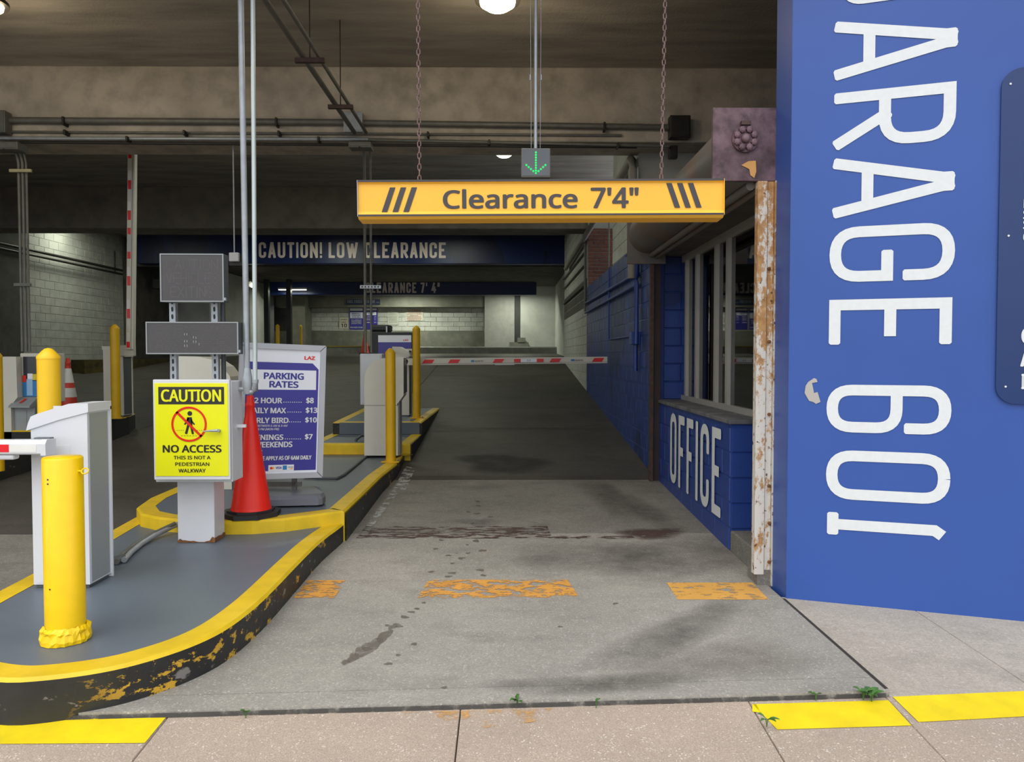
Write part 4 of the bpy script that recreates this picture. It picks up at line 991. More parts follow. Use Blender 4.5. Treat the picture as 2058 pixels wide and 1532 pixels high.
# ---- barrier gates
def gate(name_label, loc, flip, w, dep, h, body=white_metal, rz=0):
    """cabinet with sloping lid; high side at +x*flip"""
    t_ = thing('barrier_gate', name_label, 'barrier', loc, rz); f = flip
    hl = h-.085  # body height at the low side
    MB().prism([(-w/2*f, .02), (w/2*f, .02), (w/2*f, h-.045), (-w/2*f, hl-.04)], 0, dep, 'y').build('cabinet', body, t_)
    MB().box(w/2, w/2+.003, .02, dep-.02, .03, h-.06).build('side_panel', grey_metal if body is white_metal else dgrey_metal, t_)
    MB().box(-w/2-.01, w/2+.01, dep, dep+.012, .0, h-.03).build('back_plate', body, t_)
    MB().box(-w/2+.01, w/2-.01, .01, dep-.01, 0, .02).build('plinth', dgrey_metal, t_)
    lid = [(w/2*f+.01*f, h-.05), (w/2*f+.01*f, h), (w/2*f-.1*f, h-.002), (-w/2*f+.04*f, h-.06), (-w/2*f+.005*f, h-.075), (-w/2*f-.012*f, h-.115), (-w/2*f-.022*f, h-.155), (-w/2*f-.005*f, h-.15), (0, h-.095)]
    MB().prism(lid, -.008, dep+.012, 'y').build('lid', body, t_)
    return t_
d0 = 4.45
p = onZ(181, 1182, .17); pl_ = onY(68, 1177, p.y).x; w = p.x-pl_
hg = onY(181, 811, p.y).z-.17
gt = gate('nearest white barrier cabinet with lowered arm behind the front yellow bollard', ((p.x+pl_)/2, p.y, .17), 1, w, .24, hg)
MB().box(-w/2+.02, w/2-.1, -.002, 0, .03, hg-.24).build('door_panel', white_metal, gt)
MB().box(w/2-.16, w/2-.04, -.012, .0, .012, .028).build('hinge', dgrey_metal, gt)
# arm
ay = p.y-.14; A0 = onY(100, 898, ay); hA = (onY(50, 878, ay).z-onY(50, 907, ay).z)/2
def lc(v): return (v[0]-gt.location.x, v[1]-gt.location.y, v[2]-.17)
xa = onY(92, 893, ay).x; zA = A0.z
MB().prism([(ay-.035, zA-hA), (ay+.035, zA-hA), (ay+.04, zA), (ay+.035, zA+hA*.9), (ay+.02, zA+hA), (ay-.03, zA+hA), (ay-.045, zA+hA*.5), (ay-.045, zA-hA*.8)], xa-3.1, xa, 'x').build('arm', white_metal, gt, True)
MB().prism([(ay-.05, zA-hA-.004), (ay+.045, zA-hA-.004), (ay+.05, zA+hA), (ay-.035, zA+hA+.004), (ay-.052, zA+hA*.5)], xa, xa+.028, 'x').build('end_cap', white_metal, gt, True)
MB().box(xa-.26, xa-.06, ay+.035, p.y+.0, zA-.03, zA+.03, c=.01).build('arm_mount', dgrey_metal, gt, True)
MB().box(xa-.08, xa+.012, ay+.02, ay+.06, zA+hA-.02, zA+hA+.008, c=.004).build('clip', dgrey_metal, gt, True)
MB().box(xa-1.6, xa-.16, ay-.03, ay+.03, zA-hA-.03, zA-hA, c=.012).build('bumper', white_metal, gt, True)
for k in range(5):
    x1_ = onY(28, 893, ay).x-k*.62; MB().box(x1_-.28, x1_, ay-.0475, ay-.045, zA-hA*.62, zA+hA*.42).build('red_tape', red_tape, gt, True)
    MB().box(x1_+.003, x1_+.15, ay-.047, ay-.045, zA-hA*.62, zA+hA*.42).build('white_tape', refl_m, gt, True)

# driveway barrier
p2 = onZ(808, 836, .57); g2 = gate('cream barrier cabinet with arm lowered across the driveway', (onY(806, 760, 12.0).x, 12.0, .57), -1, .25, .30, onY(808, 697, 12.1).z-.57, cream_metal)
bx0, bx1 = onY(815, 724, 11.8).x, onY(1220, 724, 11.8).x; bz = onY(1000, 725.5, 11.8).z; bt = .052
ang = math.atan2(onY(1220, 723, 11.8).z-onY(850, 727, 11.8).z, bx1-bx0)
def armpt(px, dz=0): x = onY(px, 724, 11.8).x; return x, bz+(x-(bx0+bx1)/2)*math.tan(ang)+dz
def armbox(pa, pb, za, zb, y0, y1, name, mat, skew=0):
    xa_, z_a = armpt(pa); xb_, z_b = armpt(pb)
    mb = MB(); v = [(xa_, y0, z_a+za), (xb_, y0, z_b+za), (xb_+skew, y0, z_b+zb), (xa_+skew, y0, z_a+zb)]; v += [(a_, y1, c_) for a_, _, c_ in v]
    mb.add(v, [(0, 1, 2, 3), (7, 6, 5, 4), (0, 4, 5, 1), (1, 5, 6, 2), (2, 6, 7, 3), (3, 7, 4, 0)]); return mb.build(name, mat, g2, True)
armbox(815, 1034, -bt, bt, 11.76, 11.84, 'arm', cream_metal); armbox(1034, 1220, -bt*.95, bt*.95, 11.765, 11.835, 'arm_extension', cream_metal)
armbox(995, 1034, -bt-.012, -bt, 11.76, 11.84, 'joint_sleeve', frame_m)
armbox(845, 1220, -bt*.62, -bt*.56, 11.755, 11.76, 'groove', galv_dark)
for k, (a_, b_) in enumerate(((849, 873), (901, 925), (990, 1013), (1104, 1127), (1189, 1213))): armbox(a_, b_-4, -.026, .03, 11.756, 11.76, 'red_stripe', red_tape, .035)
for a_, b_, m_ in ((1033, 1046, red_tape), (1047, 1078, board_white), (1079, 1092, red_tape)): armbox(a_, b_, -.024, .028, 11.752, 11.762, 'sticker', m_)
mb = MB(); 
for a_, b_ in ((954, 972), (1155, 1172)):
    xa_, z_ = armpt(a_); xb_, _ = armpt(b_); text_into(mb, 'AGNETIC', xa_, xb_, z_-.012, z_+.012, 11.756, .01)
xa_, z_ = armpt(1059); xb_, _ = armpt(1066); text_into(mb, '17', xa_, xb_, z_-.014, z_+.016, 11.751, .01)
mb.build('lettering', char_m, g2, True)
for a_, b_ in ((947, 953), (1147, 1154)): armbox(a_, b_, -.012, .016, 11.754, 11.758, 'logo_mark', blue_print)
MB().box(bx0-.05, bx0+.2, 11.84, 12.0, bz-.05, bz+.05, c=.01).build('arm_mount', dgrey_metal, g2, True)
# exit island barrier with raised arm
g3 = gate('cream barrier cabinet on the exit island with its arm raised', (onY(227.5, 760, 11.3).x, 11.3, .62), -1, .285, .27, onY(230, 696, 11.3).z-.62, cream_metal)
MB().box(.13, .145, .25, .285, .02, .98).build('edge_trim', cream_metal, g3)
xb, xt = onY(263, 700, 11.2).x, onY(266.5, 293, 11.2).x; zb4, zt4 = onY(263, 702, 11.2).z, 4.85
k_ = (xt-xb)/(onY(266, 293, 11.2).z-zb4)
def tilt(z): return xb+k_*(z-zb4)
mb = MB(); a_, b_ = tilt(zb4), tilt(zt4); mb.add([(a_-.05, 11.16, zb4), (a_+.05, 11.16, zb4), (a_+.05, 11.24, zb4), (a_-.05, 11.24, zb4), (b_-.05, 11.16, zt4), (b_+.05, 11.16, zt4), (b_+.05, 11.24, zt4), (b_-.05, 11.24, zt4)], [(0, 1, 5, 4), (1, 2, 6, 5), (2, 3, 7, 6), (3, 0, 4, 7), (4, 5, 6, 7), (3, 2, 1, 0)])
mb.build('arm', cream_metal, g3, True)
mb = MB(); mb.add([(a_+.018, 11.155, zb4), (a_+.024, 11.155, zb4), (b_+.024, 11.155, zt4), (b_+.018, 11.155, zt4)], [(0, 1, 2, 3)]); mb.build('groove', galv_dark, g3, True)
for (y0_, y1_, m_) in ((300, 318, red_tape), (343, 362, refl_m), (362, 380, red_tape), (405, 423, refl_m), (423, 442, red_tape), (458, 471, red_tape), (472, 506, frame_m), (506, 520, red_tape), (536, 555, refl_m), (555, 574, red_tape), (602, 621, refl_m), (621, 640, red_tape), (668, 687, refl_m), (687, 699, red_tape), (293, 300, refl_m)):
    za, zb_2 = onY(262, y1_, 11.15).z, onY(262, y0_, 11.15).z; xx = tilt((za+zb_2)/2)-.018
    MB().box(xx-.022, xx+.022, 11.153, 11.16, za, zb_2).build('tape', m_, g3, True)
MB().box(xb-.2, xb+.02, 11.22, 11.32, zb4-.1, zb4+.06, c=.01).build('arm_mount', cream_metal, g3, True)

# ---- ticket machine on the entrance island
tm = thing('ticket_machine', 'cream rounded ticket machine behind the bolted yellow bollard', 'ticket machine', (onY(768, 900, 9.45).x, 9.35, .27))
Q = [(732, 916), (732, 765), (734, 750), (739, 739), (747, 729), (757, 723), (770, 720), (808, 718), (811, 719), (811, 795), (798, 813), (800, 816), (800, 916)]
MB().prism([(onY(x, y, 9.35).x, onY(x, y, 9.35).z) for x, y in Q], 9.35, 9.62, 'y').build('body', cream_metal, tm, True)
MB().box(onY(732, 800, 9.35).x-.002, onY(800, 800, 9.35).x, 9.347, 9.35, onY(0, 815, 9.35).z-.004, onY(0, 815, 9.35).z).build('seam', dgrey_metal, tm, True)
MB().box(onY(809, 800, 9.35).x, onY(813, 800, 9.35).x, 9.37, 9.6, onY(0, 790, 9.35).z, onY(0, 722, 9.35).z).build('screen_recess', kiosk_dark, tm, True)
MB().box(onY(800, 800, 9.35).x, onY(802, 800, 9.35).x, 9.37, 9.6, .3, 1.0).build('side_panel', grey_metal, tm, True)
p_ = onY(816, 727, 9.6); o = MB().tube([(p_.x+.02*math.cos(a*PI/8), 9.6, p_.z+.028*math.sin(a*PI/8)) for a in range(-5, 6)], .006, 8).build('hook', black_m, tm, True)
eb = thing('electrical_box', 'pale steel box standing behind the ticket machine under the conduits', 'box', (onY(747, 760, 9.7).x, 9.65, .27))
xa_, xb_ = onY(725, 760, 9.7).x, onY(769, 760, 9.7).x; z0_, z1_2 = onY(0, 814, 9.7).z, onY(0, 711, 9.7).z
MB().box(xa_, xb_, 9.65, 9.85, z0_, z1_2, c=.01).build('cabinet', mk('pale_grey_box', lin(206, 210, 216), .45, var=.03), eb, True); MB().box(xa_+.06, xb_-.06, 9.68, 9.82, .27, z0_).build('stand', galv_dark, eb, True)
MB().box(xa_+.02, xb_-.02, 9.642, 9.65, z0_+.02, z1_2-.02, c=.003).build('door', mk('pale_grey_box', (.6, .6, .6)), eb, True)
# exit pay station
ps_ = thing('pay_station', 'cream pay station with blue graphics on the exit island', 'pay station', (onY(60, 800, 9.4).x, 9.2, .42))
Yp = 9.3; gx = lambda x: onY(x, 780, Yp).x; gz = lambda y: onY(40, y, Yp).z
MB().prism([(gx(0), .42), (gx(0), gz(722)), (gx(8), gz(718)), (gx(22), gz(717)), (gx(44), gz(717)), (gx(45), gz(798)), (gx(32), gz(815)), (gx(32), .42)], Yp-.1, Yp, 'y').build('side_shell', cream_metal, ps_, True)
MB().box(gx(39), gx(103), Yp+.02, Yp+.30, gz(810), gz(710), c=.012).build('housing', cream_metal, ps_, True)
MB().box(gx(47), gx(76), Yp+.005, Yp+.02, gz(796), gz(717)).build('screen_panel', kiosk_dark, ps_, True)
MB().box(gx(46), gx(76), Yp-.0, Yp+.006, gz(797), gz(766)).build('blue_graphic', blue_print, ps_, True)
MB().box(gx(54), gx(66), Yp-.004, Yp+.0, gz(795), gz(762)).build('pale_graphic', mk('pale_blue_print', lin(150, 190, 226), .4), ps_, True)
MB().box(gx(46), gx(53), Yp-.004, Yp+.0, gz(768), gz(755)).build('red_sticker', sign_red, ps_, True); MB().box(gx(66), gx(74), Yp-.004, Yp, gz(764), gz(752)).build('yellow_sticker', mk('yellow_sticker', lin(220, 200, 60), .5), ps_, True)
MB().box(gx(56), gx(66), Yp-.004, Yp+.005, gz(762), gz(751)).build('white_sticker', board_white, ps_, True)
MB().prism([(Yp+.02, gz(797)), (Yp-.16, gz(815)), (Yp-.16, gz(818)), (Yp+.02, gz(818))], gx(33), gx(75), 'x').build('coin_shelf', grey_metal, ps_, True)
mb = MB(); mb.add([(gx(49), Yp-.115, gz(811)+.012), (gx(54), Yp-.115, gz(811)+.012), (gx(58), Yp-.04, gz(803)+.012), (gx(53), Yp-.04, gz(803)+.012)], [(0, 1, 2, 3)]); mb.build('red_arrow', sign_red, ps_, True)
MB().box(gx(32), gx(74), Yp-.05, Yp+.3, .42, gz(815), c=.01).build('pedestal', grey_metal, ps_, True); MB().box(gx(36), gx(58), Yp-.056, Yp-.05, .5, gz(824)).build('door', grey_metal, ps_, True)
# ---- cones
def cone_thing(loc, h, w, label, mat, bands=False, grp=None):
    t_ = thing('traffic_cone', label, 'traffic cone', loc, .12, group=grp); b_ = w/2; c_ = b_*.42
    oc = [(b_, -c_), (b_, c_), (c_, b_), (-c_, b_), (-b_, c_), (-b_, -c_), (-c_, -b_), (c_, -b_)]
    MB().prism(oc, 0, .035, 'z').prism([(x*.8, y*.8) for x, y in oc], .035, .05, 'z').build('base', black_m, t_)
    R0 = w*.37; MB().lathe([(R0, .035), (R0*.97, .06), (R0*.955, .062)]+[(R0*.95-(R0*.95-.032)*k/12-(.0015 if k % 2 else 0), .07+(h-.16)*k/12) for k in range(13)]+[(.036, h-.085), (.036, h-.06), (.030, h-.055), (.027, h-.01), (.022, h), (.01, h)], 36).build('body', mat, t_)
    if bands:
        for z0_, z1_ in ((.32*h, .48*h), (.57*h, .82*h)):
            f = lambda z: R0*.95-(R0*.95-.032)*(z-.07)/(h-.16)+.003; MB().lathe([(f(z0_), z0_), (f(z1_), z1_)], 30).build('reflective_collar', refl_m, t_)
    return t_
cx_ = onY(505, 1040, 5.97).x
cone_thing((cx_, 5.97, .27), .93, .42, 'tall plain red traffic cone beside the caution cabinet', cone_m)
cone_thing((onY(137, 760, 11.6).x, 11.6, .62), onY(137, 720, 11.6).z-.62, .40, 'red traffic cone with white collars behind the exit pay station', cone_dim, True)
cone_thing((onY(733, 690, 27.6).x, 27.6, fz(27.6)+.0), .85, .40, 'small distant red cone against the back wall kerb', cone_dim)

# ---- caution cabinet on pedestal
dC = 5.5
cab = thing('caution_cabinet', 'white steel cabinet on a pedestal with yellow caution sign', 'cabinet', (onY(392, 1090, dC).x, dC, .17))
lx = lambda x, Y=dC: onY(x, 900, Y).x; lz = lambda y, Y=dC: onY(400, y, Y).z
MB().box(lx(355), lx(429), dC, dC+.2, .17, lz(960), c=.004).build('pedestal', white_metal, cab, True)
mb = MB(); rr_ = random.Random(8); n = 14; top_ = []
x0_, x1_ = lx(355)-.003, lx(429)+.004
pts = [(x0_+(x1_-x0_)*k/n, dC-.003) for k in range(n+1)]+[(x1_, dC+.2*k/6) for k in range(1, 7)]
vs = [(x, y, .17) for x, y in pts]+[(x, y, .17+.004+max(0, rr_.gauss(.004, .008))+(0.02 if abs(x-x1_) < .03 else 0)) for x, y in pts]; m_ = len(pts)
mb.add(vs, [(i, i+1, m_+i+1, m_+i) for i in range(m_-1)]); mb.build('rust_edge', rust_skirt, cab, True)
zt5, zb5 = lz(765), lz(962)
MB().box(lx(312, dC-.16), lx(467, dC-.16), dC-.16, dC+.05, zb5, zt5, c=.006).build('cabinet_body', white_metal, cab, True)
Yf = dC-.20
fx = lambda x: onY(x, 860, Yf).x; fzz = lambda y: onY(385, y, Yf).z
MB().box(fx(308), fx(462), Yf, dC-.162, fzz(965), fzz(763), c=.006).build('door', white_metal, cab, True)
ZX = lambda x: fx(300+x/6.66); ZZ = lambda y: fzz(750+y/6.66)
plt = MB().box(ZX(80), ZX(1058), Yf-.004, Yf, ZZ(1380), ZZ(135), c=.0015).build('sign_plate', sign_yel, cab, True)
def sp(mb, name, mat): 
    me = mb.mesh(name, mat); me.transform(PM[cab.name].inverted()); o = put(name, me, plt); return o
ys_ = Yf-.0055
m = MB(); m.add([(ZX(a), ys_, ZZ(b)) for a, b in ((132, 418), (1010, 418), (1010, 185), (132, 185))], [(0, 1, 2, 3)]); sp(m, 'header_panel', sign_blk)
m = MB(); text_into(m, 'CAUTION', ZX(168), ZX(972), ZZ(384), ZZ(218), ys_-.001, .022); sp(m, 'lettering', sign_yel)
m = MB(); text_into(m, 'NO ACCESS', ZX(180), ZX(968), ZZ(1064), ZZ(962), ys_, .03)
text_into(m, 'THIS IS NOT A', ZX(325), ZX(820), ZZ(1154), ZZ(1106), ys_, .02); text_into(m, 'PEDESTRIAN', ZX(345), ZX(802), ZZ(1242), ZZ(1194), ys_, .02); text_into(m, 'WALKWAY', ZX(388), ZX(752), ZZ(1330), ZZ(1280), ys_, .02)
sp(m, 'lettering', sign_blk)
cx0, cz0 = ZX(538), ZZ(684); kx = (ZX(1000)-ZX(0))/1000
m = MB(); R1 = 237*kx; m.disc(cx0, cz0, R1, ys_-.002, 48, R1-27*kx)
dx = R1*.70; wv = 15*kx*.75; m.add([(cx0-dx-wv, ys_-.002, cz0+dx-wv), (cx0-dx+wv, ys_-.002, cz0+dx+wv), (cx0+dx+wv, ys_-.002, cz0-dx+wv), (cx0+dx-wv, ys_-.002, cz0-dx-wv)], [(0, 1, 2, 3)]); sp(m, 'prohibition_ring', sign_red)
m = MB(); m.disc(ZX(549), ZZ(541), 32*kx, ys_, 20)
for P_ in ([(512, 590), (575, 590), (582, 640), (580, 690), (515, 690), (505, 640)], [(520, 600), (498, 640), (470, 682), (484, 694), (520, 660), (540, 600)], [(560, 600), (590, 650), (618, 684), (604, 694), (570, 665)], [(515, 685), (548, 685), (512, 812), (498, 818), (480, 806)], [(545, 685), (580, 685), (600, 812), (588, 822), (572, 812)]):
    m.add([(ZX(a), ys_-.0005, ZZ(b)) for a, b in P_], [tuple(range(len(P_)))])
for a in list(range(370, 470, 28))+list(range(640, 720, 28)): m.add([(ZX(a), ys_, ZZ(768)), (ZX(a+14), ys_, ZZ(768)), (ZX(a+14), ys_, ZZ(763)), (ZX(a), ys_, ZZ(763))], [(0, 1, 2, 3)])
for a in range(428, 650, 38): m.add([(ZX(a), ys_, ZZ(842)), (ZX(a+22), ys_, ZZ(842)), (ZX(a+22), ys_, ZZ(837)), (ZX(a), ys_, ZZ(837))], [(0, 1, 2, 3)])
sp(m, 'walker_pictogram', sign_blk)
MB().tube([(ZX(742), Yf-.03, ZZ(776)), (ZX(850), Yf-.034, ZZ(768)), (ZX(940), Yf-.03, ZZ(764))], [.004, .008, .011], 10).tube([(ZX(940), Yf-.036, ZZ(764)), (ZX(942), Yf, ZZ(770))], .011, 12).build('handle', galv, cab, True)
MB().box(lx(467, dC-.16), lx(467, dC-.16)+.06, dC-.06, dC-.04, lz(858), lz(852)).build('latch', white_metal, cab, True)
# slotted struts rising from the cabinet
for px in (350, 434):
    m = MB(); x_ = onY(px, 700, dC+.04).x; z1_ = lz(520); zz = zt5
    m.box(x_-.022, x_-.018, dC+.02, dC+.06, zz, z1_).box(x_+.018, x_+.022, dC+.02, dC+.06, zz, z1_).box(x_-.022, x_+.022, dC+.018, dC+.02, zz, z1_)
    st_ = m.build('strut_channel', galv, cab, True)
    sm_ = MB()
    z = zz+.03
    while z < z1_-.04:
        sm_.add([(x_+(.008*math.cos(a*PI/4)), dC+.0165, z+.012*math.sin(a*PI/4)+(.006 if math.sin(a*PI/4) > 0 else -.006)) for a in range(8)], [tuple(range(8))]); z += .053
    me = sm_.mesh('slot', black_m); me.transform(PM[cab.name].inverted()); o = put('slot', me, st_); o['kind'] = 'stuff'
x_ = onY(449, 700, dC+.1).x; MB().tube([(x_, dC+.1, zt5), (x_, dC+.1, lz(600))], .017, 10).build('flex_conduit', dgrey_metal, cab, True)
# message boards
def board(px0, px1, py0, py1, label, rows):
    Y = dC+.0; a, b = onY(px0, py0, Y-.09), onY(px1, py1, Y-.09); c = Vector(((a.x+b.x)/2, Y-.09, b.z))
    t_ = thing('message_board', label, 'sign', tuple(c), .02); w = (b.x-a.x)/2; h = a.z-b.z
    MB().box(-w, w, 0, .1, 0, h, c=.004).build('case', dgrey_metal, t_)
    MB().box(-w, w, -.006, .0, 0, .008).box(-w, w, -.006, 0, h-.008, h).box(-w, -w+.008, -.006, 0, .008, h-.008).box(w-.008, w, -.006, 0, .008, h-.008).build('bezel', grey_metal, t_)
    MB().add([(-w+.008, -.002, .008), (w-.008, -.002, .008), (w-.008, -.002, h-.008), (-w+.008, -.002, h-.008)], [(0, 1, 2, 3)]).build('face', led_dark, t_)
    for sx in (1,): MB().box(w-.006, w+.012, -.004, .02, .01, .03).build('latch', galv, t_)
    return t_, w, h
t1, w1, h1 = board(322, 450, 510, 607, 'upper dark message board with unlit caution vehicles exiting wording', 3)
s1_ = 2*w1/128
def dotted(mb, s, x0, x1, z0, z1, pitch=.0075):
    tmp = MB(); g = [c for c in s]; hh = z1-z0
    ws = {'I': .25}; tot = sum(ws.get(c, .75) for c in g)+.22*(len(g)-1); k = (x1-x0)/tot; x = x0
    SP = {'A': [[(0, 0), (.5, 1), (1, 0)], [(.2, .4), (.8, .4)]], 'C': [[(1, .85), (.8, 1), (.2, 1), (0, .8), (0, .2), (.2, 0), (.8, 0), (1, .15)]], 'U': [[(0, 1), (0, .15), (.2, 0), (.8, 0), (1, .15), (1, 1)]], 'T': [[(0, 1), (1, 1)], [(.5, 1), (.5, 0)]], 'I': [[(.5, 0), (.5, 1)]],
          'O': [[(.2, 0), (0, .2), (0, .8), (.2, 1), (.8, 1), (1, .8), (1, .2), (.8, 0), (.2, 0)]], 'N': [[(0, 0), (0, 1), (1, 0), (1, 1)]], 'V': [[(0, 1), (.5, 0), (1, 1)]], 'E': [[(1, 1), (0, 1), (0, 0), (1, 0)], [(0, .5), (.8, .5)]], 'H': [[(0, 0), (0, 1)], [(1, 0), (1, 1)], [(0, .5), (1, .5)]],
          'L': [[(0, 1), (0, 0), (1, 0)]], 'S': [[(1, .85), (.8, 1), (.2, 1), (0, .8), (.15, .55), (.85, .45), (1, .2), (.8, 0), (.2, 0), (0, .15)]], 'X': [[(0, 0), (1, 1)], [(0, 1), (1, 0)]], 'G': [[(1, .85), (.8, 1), (.2, 1), (0, .8), (0, .2), (.2, 0), (.8, 0), (1, .2), (1, .45), (.6, .45)]]}
    for c in g:
        w = ws.get(c, .75)*k
        for path in SP[c]:
            for (a, b), (c2, d) in zip(path, path[1:]):
                L = math.hypot((c2-a)*w, (d-b)*hh); n = max(1, int(L/pitch))
                for i in range(n+1):
                    X = x+(a+(c2-a)*i/n)*w; Z = z0+(b+(d-b)*i/n)*hh; r = .0019
                    mb.add([(X-r, -.003, Z-r), (X+r, -.003, Z-r), (X+r, -.003, Z+r), (X-r, -.003, Z+r)], [(0, 1, 2, 3)])
        x += w+.22*k
bx = lambda x: (x-386)*s1_
mb = MB(); bz_ = lambda y: (607-y)*h1/97
dotted(mb, 'CAUTION', bx(336), bx(438), bz_(542), bz_(522)); dotted(mb, 'VEHICLES', bx(335), bx(438), bz_(570), bz_(549)); dotted(mb, 'EXITING', bx(343), bx(427), bz_(597), bz_(577)); mb.build('lettering', led_ghost, t1)
t2, w2, h2 = board(294, 479, 647, 712, 'wider dark message board just above the yellow caution sign', 1)
s2_ = 2*w2/185; mb = MB(); rr_ = random.Random(4)
for i in range(420):
    X = rr_.uniform(-w2*.82, w2*.82); Z = rr_.randint(1, 15)/16*h2*.9+.01; L_ = rr_.uniform(.002, .008); mb.add([(X, -.003, Z), (X+L_, -.003, Z), (X+L_, -.003, Z+.0016), (X, -.003, Z+.0016)], [(0, 1, 2, 3)])
mb.build('led_dots', led_ghost, t2); mb = MB()
for x_, y_ in ((371, 672), (376, 672), (371, 686), (376, 686), (371, 695), (376, 695), (389, 678), (394, 679), (389, 687), (394, 687), (400, 692)): X = (x_-386.5)*s2_; Z = (712-y_)*h2/65; mb.box(X-.0012, X+.0012, -.004, -.002, Z-.008, Z+.008)
mb.build('led_dots', led_spark, t2)
# conduits from the cabinet up to the ceiling
Yc = dC-.02
xA, xB = onY(497, 790, Yc).x, onY(513, 785, Yc).x
t_ = thing('power_conduit', 'thick galvanised conduit rising from the cabinet side to the ceiling', 'pipe', (xA, Yc, lz(790)))
MB().tube([(xA, Yc, lz(745)), (onY(484, 10, Yc).x, Yc, lz(10)), (onY(484, 10, Yc).x, Yc, 5.02)], .021, 12).build('pipe', galv, t_, True)
MB().tube([(xA, Yc, lz(792)), (xA, Yc, lz(775)), (xA, Yc, lz(760)), (xA, Yc, lz(740))], [.024, .034, .034, .024], 14).build('elbow_fitting', galv, t_, True)
MB().tube([(xA, Yc, lz(782)), (lx(467, dC-.16)-.01, Yc, lz(782))], .016, 12).build('connector', galv, t_, True)
t_ = thing('power_conduit', 'slimmer bright conduit just beside the thick one in front of the rates board', 'pipe', (xB, Yc, lz(785)))
MB().tube([(xB, Yc, lz(775)), (onY(508, 0, Yc).x, Yc, lz(0)), (onY(508, 0, Yc).x, Yc, 5.02)], .016, 12).build('pipe', mk('bright_conduit', lin(196, 206, 206), .35, .3, var=.06), t_, True)
MB().tube([(xA+.02, Yc, lz(788)), (xB-.015, Yc, lz(790)), (xB, Yc, lz(786)), (xB, Yc, lz(765))], .02, 12).tube([(xB, Yc, lz(770)), (xB, Yc, lz(763))], .024, 8).build('elbow_fitting', galv, t_, True)
# ground conduits
def gp(x, y, z=.17): return onZ(x, y, z)
for off, lab in ((0, 'grey conduit lying from the pedestal foot to the front barrier'), (.045, 'second grey conduit beside it on the island deck')):
    P_ = [(352, 1072), (330, 1077), (300, 1086), (270, 1102), (248, 1120), (234, 1136)]; Q_ = []
    for i, (x, y) in enumerate(P_): v = gp(x, y); Q_.append((v.x+off*.6, v.y+off, .19+(.05 if i == 0 else .03 if i == 1 else .01 if i == 2 else 0)))
    conduit(Q_, .018, lab, galv if off else galv_dark)
v = gp(232, 1133); tag(MB().tube([(v.x-.06, v.y+.02, .19), (v.x, v.y, .19), (v.x+.03, v.y+.05, .19)], .028, 10).build('elbow_fitting', dgrey_metal), 'dark elbow fitting where the conduits meet the front barrier', 'pipe')

# ---- parking rates sign
TLs, TRs = Vector(onY(482, 687, 6.2)), Vector(onY(655, 693, 6.5))
yaw = math.atan2(TRs.y-TLs.y, TRs.x-TLs.x); Wd = (TRs-TLs).xy.length; Hh = 1.11
BLp = Vector(onY(475, 965, 6.2)); roll = math.atan2(BLp.x-TLs.x, 1.11)
rs = thing('rates_sign', 'white framed purple parking rates sign on a grey plastic foot', 'sign', tuple(BLp), rot=(0, -roll*1.0, yaw))
PM[rs.name] = Matrix.Translation(BLp) @ Matrix.Rotation(yaw, 4, 'Z') @ Matrix.Rotation(-roll, 4, 'Y')
rs.rotation_mode = 'QUATERNION'; rs.rotation_quaternion = PM[rs.name].to_quaternion()
def RS(x, y):
    X = x; yt = 105+(125-105)*(X-45)/665; yb2 = 1165-(20)*(X-15)/670; v = (yb2-y)/(yb2-yt)
    xl = 15+30*v; xr = 685+25*v; return (x-xl)/(xr-xl)*Wd, v*Hh
fw = .045
m = MB(); m.box(0, Wd, .0, .05, 0, Hh).build('back', frame_m, rs)
for nm, q in (('frame_bar', [(0, 0), (Wd, 0), (Wd-fw, fw), (fw, fw)]), ('frame_bar', [(Wd, 0), (Wd, Hh), (Wd-fw, Hh-fw), (Wd-fw, fw)]), ('frame_bar', [(Wd, Hh), (0, Hh), (fw, Hh-fw), (Wd-fw, Hh-fw)]), ('frame_bar', [(0, Hh), (0, 0), (fw, fw), (fw, Hh-fw)])):
    cq = (sum(a for a, _ in q)/4, sum(b for _, b in q)/4); q2 = [(a+(cq[0]-a)*.01, b+(cq[1]-b)*.01) for a, b in q]; MB().prism(q2, -.022, 0, 'y').build(nm, frame_m, rs)
def rp(pts, name, mat, y): return MB().add([(RS(a, b)[0], y, RS(a, b)[1]) for a, b in pts], [tuple(range(len(pts)))]).build(name, mat, rs)
face = MB().box(fw, Wd-fw, -.006, 0, fw, Hh-fw).build('print_sheet', board_white, rs)
x0_, x1_ = fw+.004, Wd-fw-.012; zt6 = RS(300, 256)[1]
m = MB(); m.add([(x0_, -.0075, fw+.02), (x1_, -.0075, fw+.02), (x1_, -.0075, zt6-.05), (x1_-.05, -.0075, zt6), (x0_, -.0075, zt6)], [(0, 1, 2, 3, 4)]); m.build('purple_field', purple_m, rs)
rp([(108, 467), (630, 467), (632, 318), (108, 312)], 'title_box', board_white, -.0085)
def rt(mb, s, a, b, c, d, y=-.0095, bold=.02, shear=0):
    p0, p1 = RS(a, d), RS(b, d); q0 = RS(a, c); text_into(mb, s, p0[0], p1[0], p0[1], q0[1], y, bold, shear=shear)
mb = MB(); rt(mb, 'PARKING', 220, 532, 334, 386, bold=.035); rt(mb, 'RATES', 262, 490, 399, 451, bold=.035); mb.build('lettering', purple_m, rs)
mb = MB()
